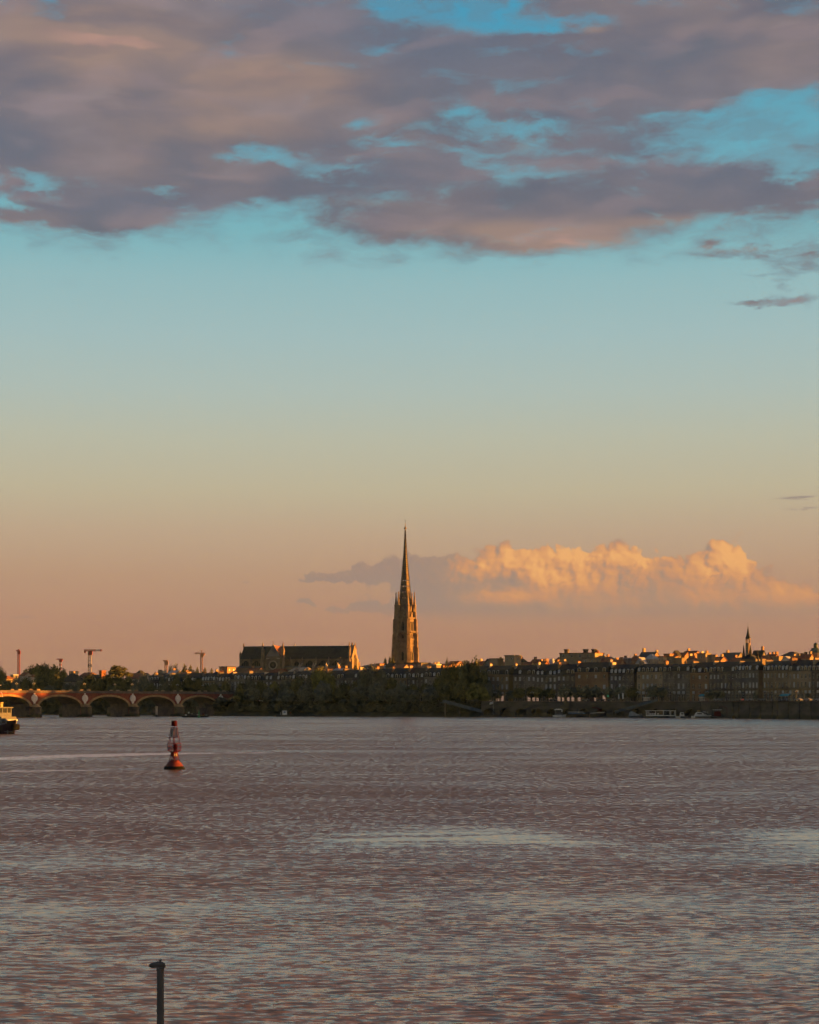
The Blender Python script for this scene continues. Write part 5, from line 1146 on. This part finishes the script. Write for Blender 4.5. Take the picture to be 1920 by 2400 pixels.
b.lathe([(.5, zb_(1762)), (.5, zb_(1761))], 16, 'red'); b.build('cage', bu)
MB().box(-.62, -.16, -.5, -.46, zb_(1757), zb_(1751), 'boardgrey').build('notice_board', bu)
b = MB(); b.box(-.22, -.05, -.2, .1, zb_(1756), zb_(1747), 'boardgrey'); b.box(.0, .3, -.2, .2, zb_(1760), zb_(1744), 'reddark'); b.build('battery_box', bu)
b = MB()
for k in range(4):
    a = R(45 + 90 * k); c_, s_ = math.cos(a), math.sin(a); b.bar((.80 * c_ * 1.05, .80 * s_ * 1.05, zC), (.48 * c_, .48 * s_, zE), .035, 'red')
    a2 = R(135 + 90 * k)
    for zz, r in ((zb_(1728), .66), (zE, .48)): b.bar((r * c_, r * s_, zz), (r * math.cos(a2), r * math.sin(a2), zz), .03, 'red')
b.bar((0, 0, zB), (0, 0, zE), .06, 'red'); b.build('upper_frame', bu)
for (ox, oy, na, fm_, sol) in ((-.25, -.40, -24, 'white', True), (.27, -.40, 2, 'boardgrey', False), (.0, .42, 180, 'cream', True)):
    a = R(na - 90); c_, s_ = math.cos(a), math.sin(a); t_ = (-s_, c_)
    def pp(u_, zz, lean, o=0): return (ox * (1 - lean) + c_ * o + t_[0] * u_, oy * (1 - lean) + s_ * o + t_[1] * u_, zz)
    z0, z1 = zb_(1727), zb_(1706.5)
    bb = MB(); bb.add([pp(-.24, z0, 0), pp(.24, z0, 0), pp(.17, z1, .25), pp(-.17, z1, .25), pp(-.24, z0, 0, -.04), pp(.24, z0, 0, -.04), pp(.17, z1, .25, -.04), pp(-.17, z1, .25, -.04)], [(0, 1, 2, 3), (7, 6, 5, 4), (0, 4, 5, 1), (1, 5, 6, 2), (2, 6, 7, 3), (3, 7, 4, 0)], fm_)
    if sol: bb.add([pp(-.16, z0 + .05, .01, .012), pp(.16, z0 + .05, .01, .012), pp(.11, z1 - .04, .24, .012), pp(-.11, z1 - .04, .24, .012)], [(0, 1, 2, 3)], 'solar')
    bb.build('solar_panel' if sol else 'board', bu)
b = MB(); b.bar((0, -.80, zC), (0, -.40, zE), .035, 'red'); b.build('front_stay', bu)
b = MB(); b.lathe([(.10, zb_(1722)), (.10, zb_(1719)), (.05, zb_(1715))], 10, 'white', cy=-.05); b.build('lantern', bu)
b = MB(); b.bar((0, 0, zE), (0, 0, zb_(1701)), .05, 'red'); b.lathe([(.34, zb_(1702)), (.34, zb_(1689))], 24, 'reddark'); b.build('topmark', bu)
fc = bpy.data.curves.new('number', 'FONT'); fc.body = '15'; fc.size = .42; fc.align_x = 'CENTER'; fc.extrude = .008; fc.materials.append(M['white'])
ft = bpy.data.objects.new('lettering', fc); col.objects.link(ft); fme = bpy.data.meshes.new_from_object(ft.evaluated_get(bpy.context.evaluated_depsgraph_get())); bpy.data.objects.remove(ft)
fo = place(fme, 'number', bu); fo.location = (.215, -.372, zb_(1772)); fo.rotation_euler = (R(86), 0, R(30))

# lamp post in the foreground
PY = 29.0; pr = thing('lamp_post', 'dark grey lamp post rising from the bottom edge with a drooping lamp head', 'lamp post', (X(376, PY), PY, 0))
zp = lambda py: Z(py, PY); kp = PY / F
b = MB(); b.lathe([(8.6 * kp, -1.5), (8.6 * kp, zp(2372)), (9.3 * kp, zp(2371.5)), (9.3 * kp, zp(2366)), (8.5 * kp, zp(2365.5)), (8.4 * kp, zp(2275)), (9.2 * kp, zp(2274.5)), (9.2 * kp, zp(2269))], 24, 'post'); b.build('pole', pr)
b = MB(); n = 14; rings = []
for i in range(n + 1):
    t = i / n; x = (-26.5 + 37 * t) * kp; tt = .05 + .90 * t; s = (1 - (2 * tt - 1) ** 4) ** .5
    rings.append((x, 6.0 * kp * s, -6.5 * kp, (3.5 + 5.0 * min(1, t * 2.0) - 1.5 * max(0, t - .75) / .25) * kp, s))
vs = []; fs = []; q = 12
for x, w, lo_, hi_, s in rings:
    for j in range(q):
        a = 2 * math.pi * j / q; vs.append((x, w * math.cos(a), zp(2262) + (lo_ + hi_) / 2 + (hi_ - lo_) / 2 * s * math.sin(a)))
fs = [(i * q + j, i * q + (j + 1) % q, (i + 1) * q + (j + 1) % q, (i + 1) * q + j) for i in range(n) for j in range(q)] + [tuple(range(q)), tuple(n * q + j for j in range(q - 1, -1, -1))]
b.add(vs, fs, 'post'); b.box(3 * kp, 12 * kp, -3 * kp, 3 * kp, zp(2268), zp(2262), 'post'); b.build('lamp_head', pr)
b = MB(); b.lathe([(2.6 * kp, zp(2256)), (2.6 * kp, zp(2252)), (3.6 * kp, zp(2251)), (3.8 * kp, zp(2249.4)), (3.2 * kp, zp(2249))], 12, 'post', cx=0); b.build('light_sensor', pr)
MB().box(-20 * kp, -2 * kp, -3.4 * kp, 3.4 * kp, zp(2269.2), zp(2267.5), 'zinc').build('lens', pr)

# ---------------------------------------------------------------- small craft along the far side
def boat(name, px0, px1, Y, label, H=1.0, m='white', rz=0, Bm=None, flip=False, sheer=.4, cat='boat', group='boats moored along the quay'):
    L = (px1 - px0) / F * Y; r = thing(name, label, cat, (X((px0 + px1) / 2, Y), Y, 0), rz + (math.pi if flip else 0), group)
    hull_mesh(L, Bm or max(1.8, L * .28), H, m, L * .04, sheer).build('hull', r)
    return r, L
def qY(px, off): return interp(px, QY) - off
# survey launch left of centre with white cabin and a red ball
Yb = 985; r, L = boat('work_launch', 646, 689, Yb, 'small dark work launch with white box cabin in front of the dark bank', 1.0, 'blackhull', group='boats out on the river')
MB().box(-1.3, 1.2, -1, 1, .9, 3.4, 'white').build('cabin', r); MB().box(-.7, .6, -1.06, -1.01, 2.2, 2.9, 'bluepaint').build('window', r)
b = MB(); b.bar((-2.2, 0, .8), (-2.2, 0, 2.6), .15, 'white'); b.build('mast', r)
b = MB(); b.lathe([(.3, 0), (.55, .5), (.3, 1.0)], 12, 'red', cx=3.1); b.build('red_ball', r, (0, 0, 1.6))
# work barge under the last visible arch
Yg = 940; r, L = boat('work_barge', 427, 488, Yg, 'dark flat work barge with roofed gangway under the last clear bridge arch', 1.0, 'blackhull', group='boats out on the river', Bm=4)
b = MB(); b.box(-5.6, 2.4, -1.6, 1.6, 5.0, 5.2, 'metal_dark'); b.box(2.4, 6, -1.2, 1.2, 4.6, 4.75, 'metal_dark')
for x in (-5.4, -2.6, .2, 2.2, 5.8): b.bar((x, -1.4, 1), (x, -1.4, 5), .08, 'metal_dark')
b.build('canopy', r)
b = MB(); b.box(-6, 2, -1.8, 1.2, .9, 2.1, 'metal_dark'); b.box(-3.6, -2.8, -1.9, -1.5, 2.1, 3.0, 'white'); b.box(-5.6, -5.1, -1.9, -1.7, 1.9, 2.3, 'red'); b.box(-1.6, -1.2, -1.9, -1.6, 1.7, 2.1, 'white'); b.box(5.6, 6.6, -1.7, -.6, .6, 1.7, 'cream'); b.box(-5.2, -4.2, -1.95, -1.7, 1.0, 1.5, 'white'); b.box(1.0, 2.2, -1.95, -1.7, 1.1, 1.7, 'zinc'); b.box(2.6, 5.2, -1.9, -1.7, 1.0, 1.25, 'yellow'); b.build('deck_gear', r)
MB().lathe([(.35, .95), (.6, 1.5), (.3, 2.2)], 12, 'red', cx=4.4, cy=-1).build('red_ball', r)
gm_ = thing('green_channel_mark', 'slim green channel mark standing beside the work barge', 'channel mark', (X(466.5, 925), 925, 0)); b = MB(); b.lathe([(.9, -.3), (.9, .35), (.5, .5), (.34, .9), (.3, 2.9), (.1, 3.2)], 12, 'green'); b.build('body', gm_); MB().lathe([(.2, 3.2), (.28, 3.5), (.02, 3.9)], 8, 'green').build('topmark', gm_)
pl = thing('mooring_pile', 'pale mooring pile standing in the water before the fourth arch', 'pile', (X(367, 960), 960, 0)); MB().lathe([(.62, -1), (.62, 4.9), (.7, 4.95), (.7, 5.9)], 14, 'stone_pale').build('shaft', pl); MB().lathe([(.68, .0), (.68, 1.3)], 14, 'blackhull').build('wet_base', pl)
# moored along the quay, left to right
Yq = qY(1310, 12); r, L = boat('cabin_cruiser', 1296, 1326, Yq, 'white cabin cruiser with arched white canopy, leftmost boat at the quay', 1.1, 'white')
MB().box(-2.4, 1.8, -.9, .9, 1.1, 2.9, 'cream', tx=.3).build('cabin', r); MB().box(-2.0, 1.3, -.93, -.9, 2.0, 2.6, 'pane').build('window', r)
b = MB(); b.prism([(-2.8, 4.0), (-1.6, 4.5), (.6, 4.6), (1.6, 4.1), (1.5, 3.95), (-2.7, 3.85)], -1, 1, 'white'); [b.bar((x, -.9, 2.9), (x, -.9, 4.0), .06, 'white') for x in (-2.2, 1.3)]; b.box(1.3, 1.6, -1, 1, 2.9, 4.2, 'white'); b.build('canopy', r)
Yq = qY(1352, 10); r, L = boat('long_barge', 1328, 1379, Yq, 'long low black barge with blue and white deck line', 2.0, 'blackhull', sheer=.35)
b = MB(); b.box(-4.6, 4.0, -1.4, 1.4, 1.9, 2.4, 'bluepaint'); b.box(-5.0, 3.2, -1.45, 1.45, 2.75, 2.95, 'white'); [b.bar((x, -1.3, 2.3), (x, -1.3, 2.8), .06, 'white') for x in (-4.6, -2, .6, 3)]; b.build('deckhouse', r)
Yq = qY(1400, 10); r, L = boat('old_sailing_barge', 1382, 1420, Yq, 'black sailing barge with white rail and folded red crane arm', 2.0, 'blackhull', flip=False, sheer=.5)
b = MB(); b.bar((-4, -1.2, 2.2), (3.6, -.9, 2.8), .16, 'white'); b.build('rail_board', r)
b = MB(); b.bar((-3, 0, 5.2), (.3, 0, 4.9), .22, 'red'); b.bar((.3, 0, 4.9), (2.0, 0, 3.0), .2, 'red'); b.bar((0.6, 0, 2), (.3, 0, 4.9), .12, 'red'); b.build('crane_arm', r)
Yq = qY(1490, 14); r, L = boat('grey_launch', 1472, 1506, Yq, 'grey launch with sloping stern ramp left of the glass-sided boat', 1.0, 'gangway')
b = MB(); b.prism([(-3.4, 1.0), (-2.6, 3.2), (-1.2, 3.2), (2.4, 1.2), (2.4, 1.0)], -.8, .8, 'zinc'); b.build('cabin', r); b = MB(); rail(b, [(0.5, -.9, 1.0), (1.8, -.8, 1.1), (3.2, -.5, 1.2)], .8, 'white', .05); b.build('railing', r)
Yq = qY(1545, 14); r, L = boat('passenger_boat', 1510, 1584, Yq, 'long white glass-sided passenger boat moored at the quay', .9, 'blackhull', Bm=4.6, sheer=.15)
b = MB(); b.box(-7, 1.6, -1.9, 1.9, .9, 1.5, 'white'); b.box(-7.4, 8, -2.1, 2.1, 3.55, 3.8, 'white')
for x in (-7, -6.1, -2.6, 1.4, 5.2, 7.6): b.box(x, x + .28, -1.95, -1.75, 1.4, 3.6, 'white'); b.box(x, x + .28, 1.75, 1.95, 1.4, 3.6, 'white')
b.box(2, 8, -1.9, 1.9, .9, 1.3, 'white'); b.build('superstructure', r); MB().box(-6.8, 1.4, -1.7, 1.7, 1.5, 3.5, 'pane').build('window', r)
b = MB(); [b.box(x, x + .9, -1.8, -1.72, 1.6, 2.4, 'pale_pane') for x in (-5.6, -4.5, -3.4, -1.6)]; b.build('seat', r)
Yq = qY(1597, 13); r, L = boat('small_motorboat', 1584, 1612, Yq, 'small cream motorboat between the passenger boat and the police-like launch', .8, 'cream'.replace('cream', 'white'))
r['label'] = 'small pale motorboat with little cabin right of the passenger boat'
MB().box(-1.0, 1.3, -.8, .8, .8, 2.8, 'white', tx=.35).build('cabin', r); MB().box(-.5, .8, -.83, -.78, 1.8, 2.4, 'pane').build('window', r)
Yq = qY(1642, 13); r, L = boat('white_cruiser', 1621, 1666, Yq, 'white cruiser with yellow cover on its roof', 1.1, 'white')
b = MB(); b.prism([(-3.4, 1.1), (-2.4, 2.8), (-.4, 3.0), (1.2, 2.2), (3.4, 1.2)], -1.2, 1.2, 'white'); b.build('cabin', r); MB().box(-2.2, .2, -1.24, -1.19, 1.9, 2.5, 'pane').build('window', r)
MB().box(-1.9, -.4, -.9, .9, 3.0, 4.0, 'yellow', tx=.2).build('roof_cover', r); b = MB(); rail(b, [(.6, -1, 2.4), (2, -.9, 2.5), (3.4, -.7, 2.2)], .9, 'white', .06); b.build('railing', r)
Yq = qY(1678, 12); r, L = boat('red_workboat', 1664, 1697, Yq, 'dark red workboat with flat white canopy at the right end of the boats', 1.0, 'blackhull')
MB().box(-1.4, 2.0, -.9, .9, 1.0, 3.4, 'red', tx=.2).build('cabin', r); b = MB(); b.box(-1.9, 2.3, -1.1, 1.1, 4.1, 4.3, 'white'); [b.bar((x, -.9, 3.2), (x, -.9, 4.1), .07, 'metal_dark') for x in (-1.4, 1.8)]; b.build('canopy', r); MB().box(-3, .6, -1.02, -.96, .75, .98, 'cream').build('rubbing_strake', r)
r = thing('red_hoop_davit', 'thin dark red lifting hoop standing behind the red workboat', 'davit', (X(1694, qY(1694, 8)), qY(1694, 8), 0)); b = MB()
for i in range(12):
    a0_, a1_ = math.pi * i / 12, math.pi * (i + 1) / 12; b.bar((2.2 * math.cos(a0_), 0, 4.2 + 1.6 * math.sin(a0_)), (2.2 * math.cos(a1_), 0, 4.2 + 1.6 * math.sin(a1_)), .1, 'red')
b.bar((-2.2, 0, -.5), (-2.2, 0, 4.2), .1, 'red'); b.bar((2.2, 0, -.5), (2.2, 0, 4.2), .1, 'red'); b.build('hoop', r)
# landing stages: long floating pontoons
for p0, p1, lab in ((1128, 1294, 'long dark floating pontoon left of the moored boats'), (1300, 1508, 'dark floating pontoon behind the left moored boats'), (1508, 1720, 'low dark pontoon behind the passenger boat')):
    a = Vector((*quay_xy(p0, -6), 0)); c = Vector((*quay_xy(p1, -6), 0)); r = thing('pontoon', lab, 'pontoon', a, math.atan2(c.y - a.y, c.x - a.x), 'floating pontoons'); L = (c - a).length
    MB().box(0, L, -1.5, 1.5, -.4, .85, 'blackhull').build('float', r); b = MB(); rail(b, [(i * L / 14, 1.3, .85) for i in range(15)], 1.0, 'gangway', .05); b.build('railing', r)
    for i in (1, 3): MB().lathe([(.3, -1), (.3, 4.6)], 10, 'metal_dark', cx=L * i / 4, cy=1.9).build('pile', r)
# gangways
def gangway(p0, z0, p1, z1, o0, o1, label):
    a = Vector((*quay_xy(p0, -o0), z0)); c = Vector((*quay_xy(p1, -o1), z1)); d = c - a; L = d.length
    r = thing('gangway', label, 'gangway', a, math.atan2(d.y, d.x), 'steel gangways down to the pontoons'); Lh = math.hypot(d.x, d.y); dz = c.z - a.z
    b = MB(); b.prism([(0, -.25), (Lh, dz - .25), (Lh, dz), (0, 0)], -1.0, 1.0, 'gangway'); b.build('walkway', r)
    for y in (-1.05, .95):
        b = MB(); b.prism([(0, .02), (Lh, dz + .02), (Lh, dz + 1.25), (0, 1.25)], y, y + .1, 'gangway'); b.build('side_panel', r)
    return r
gangway(1040, 8.2, 1128, 2.6, 3, 9, 'blue-grey steel gangway sloping down to the right from the wooded bank')
g2 = gangway(1442, 2.4, 1542, 8.8, 9, 2, 'blue-grey steel gangway rising to the quay behind the boats')
r = thing('gangway_pier', 'grey landing platform with square leg holding the upper end of the left gangway', 'platform', (*quay_xy(1044, -3), 0), R(-20)); MB().box(-3, 2.5, -1, 4, 7.6, 8.1, 'gangway').build('deck', r); MB().box(-.6, .6, -.6, .6, -1, 7.6, 'quay').build('leg', r); MB().box(8, 8.8, -.5, .5, -1, 4.2, 'quay').build('leg', r)
# flag
r = thing('flag_pole', 'white and blue flag flying on a pole below the bank trees', 'flag', (*quay_xy(1156, -5), 0)); MB().bar((0, 0, 0), (0, 0, 8.6), .07, 'white').build('pole', r)
b = MB(); pts = []
for i in range(9):
    t = i / 8; pts += [(-t * 1.9, .12 * math.sin(t * 6), 8.5 - t * .75), (-t * 1.9, .12 * math.sin(t * 6), 8.5 - t * .5 - 1.25)]
b.add(pts, [(2 * i, 2 * i + 1, 2 * i + 3, 2 * i + 2) for i in range(8)], 'white'); b.add([(x, y - .02, z_ - (.3 if k % 2 == 0 else -.35)) for k, (x, y, z_) in enumerate(pts)], [(2 * i, 2 * i + 1, 2 * i + 3, 2 * i + 2) for i in range(1, 7)], 'bluepaint'); b.build('flag', r)

# ---------------------------------------------------------------- quay furniture
rp = [Vector((*quay_xy(p, 1), GZ + .05)) for p in range(1640, 1961, 12)]
r = thing('railing', 'thin pale railing along the top of the right quay wall', 'railing'); b = MB(); rail(b, [tuple(p) for p in rp], 1.05, 'zinc', .05); b.build('rails', r)
rp = [Vector((*quay_xy(p, 1), GZ + .05)) for p in range(1130, 1641, 15)]
r = thing('railing', 'dark railing along the quay above the low arches', 'railing'); b = MB(); rail(b, [tuple(p) for p in rp], 1.05, 'metal_dark', .05); b.build('rails', r)
ra = lambda px: math.atan2(interp(px + 5, HYT) - interp(px - 5, HYT), X(px + 5, interp(px + 5, HYT)) - X(px - 5, interp(px - 5, HYT)))
def at_quay(px, back): x, y = quay_xy(px, 0); return (x + .62 * back, y + .78 * back, GZ + .01)
cars = [(1730, 'lone car with bright headlights left of centre of the right quay', True, False), (1846, 'left car of the bright pair of headlights near the right edge', True, False), (1868, 'car with a single bright glint at the right edge of the quay', True, False), (1708, 'car showing red tail lights on the right quay', False, True), (1655, 'dark parked car left of the red tail lights', False, False), (1760, 'dark parked car below the gate tower', False, False),
        (1895, 'car with red tail lights close to the right edge', False, True), (1405, 'parked car by the green traffic light', False, False), (1380, 'parked car left of the green traffic light', False, False), (1345, 'parked car under the street trees, third from the right of the left group', False, False), (1268, 'parked car in front of the lit shopfronts', False, False), (1812, 'parked car by the right teal awning', False, False)]
for px, lab, lt, tl in cars: car('parked_car', at_quay(px, 12), ra(px) + math.pi, lab, 'cars parked along the quay road', lt, tail=tl)
lamps_px = [1141, 1228, 1310, 1391, 1476, 1560, 1640, 1716, 1776, 1850, 1905]
for k, px in enumerate(lamps_px): lamp(at_quay(px, 8), ra(px), f'three-globe street lamp on the quay, {ORD[k + 1]} from the wooded bank', 'lamps along the quay')
r = thing('traffic_light', 'traffic light showing green under the street trees', 'traffic light', at_quay(1404, 9)); b = MB(); b.bar((0, 0, 0), (0, 0, 3.6), .07, 'metal_dark'); b.box(-.2, .2, -.2, .15, 2.6, 3.7, 'metal_dark'); b.build('post', r); MB().lathe([(.16, 0), (.14, .06)], 10, 'greenlight').build('green_lens', r, (0, -.2, 2.85)).rotation_euler = (R(90), 0, 0)
for px, w, lab in ((1598, 5.0, 'teal awning over the terrace right of the gangway'), (1792, 6.5, 'wide teal awning right of the gate tower street')):
    p = at_quay(px, 24); r = thing('awning', lab, 'awning', p, ra(px), 'teal awnings on the quay'); b = MB(); b.prism([(-2.0, 2.5), (0, 3.6), (0, 3.7), (-2.0, 2.7)], -w / 2, w / 2, 'teal', 'x'); b.build('cloth', r); b = MB(); [b.bar((x, -1.9, 0), (x, -1.9, 2.6), .06, 'metal_dark') for x in (-w / 2 + .1, 0, w / 2 - .1)]; b.build('frame', r)
for px, w, h, m_, lab in ((1433, .9, 2.6, 'bluepaint', 'blue and white banner left of the double white banner'), (1442, 1.0, 3.4, 'white', 'tall double white banner among the street trees')):
    r = thing('banner', lab, 'banner', at_quay(px, 7), ra(px), 'banners on the quay'); b = MB(); b.bar((0, 0, 0), (0, 0, h + 1.2), .06, 'metal_dark'); b.build('pole', r); b = MB(); b.box(.07, w * .48, -.03, .03, 1.2, h + 1.1, 'white'); b.box(w * .56, w, -.03, .03, 1.2, h + .9, m_); b.build('cloth', r)
for px, w, lab in ((1502, 3, 'low pale kiosk at the right of the first street opening'), (1632, 2.4, 'small white box sign on the quay edge right of the teal awning')):
    r = thing('kiosk', lab, 'kiosk', at_quay(px, 6), ra(px)); MB().box(-w / 2, w / 2, -.8, .8, 0, 1.9, 'stone_pale').build('wall', r); MB().box(-w / 2 - .2, w / 2 + .2, -1.1, 1, 1.9, 2.1, 'white').build('roof', r)
hd = [Vector(at_quay(p, 15)) for p in range(1650, 1900, 10)]

# barge added unseen outside the frame so that its deckhouse shades the lamp post
r = thing('shade_barge', 'unseen barge added to shade the lamp post with its tall deckhouse', 'barge', (24, 30, 0), 0)
hull_mesh(34, 7, 1.8, 'blackhull').build('hull', r); MB().box(-14, 9, -2.6, 2.6, 1.8, 6.6, 'stone_brown').build('deckhouse', r)
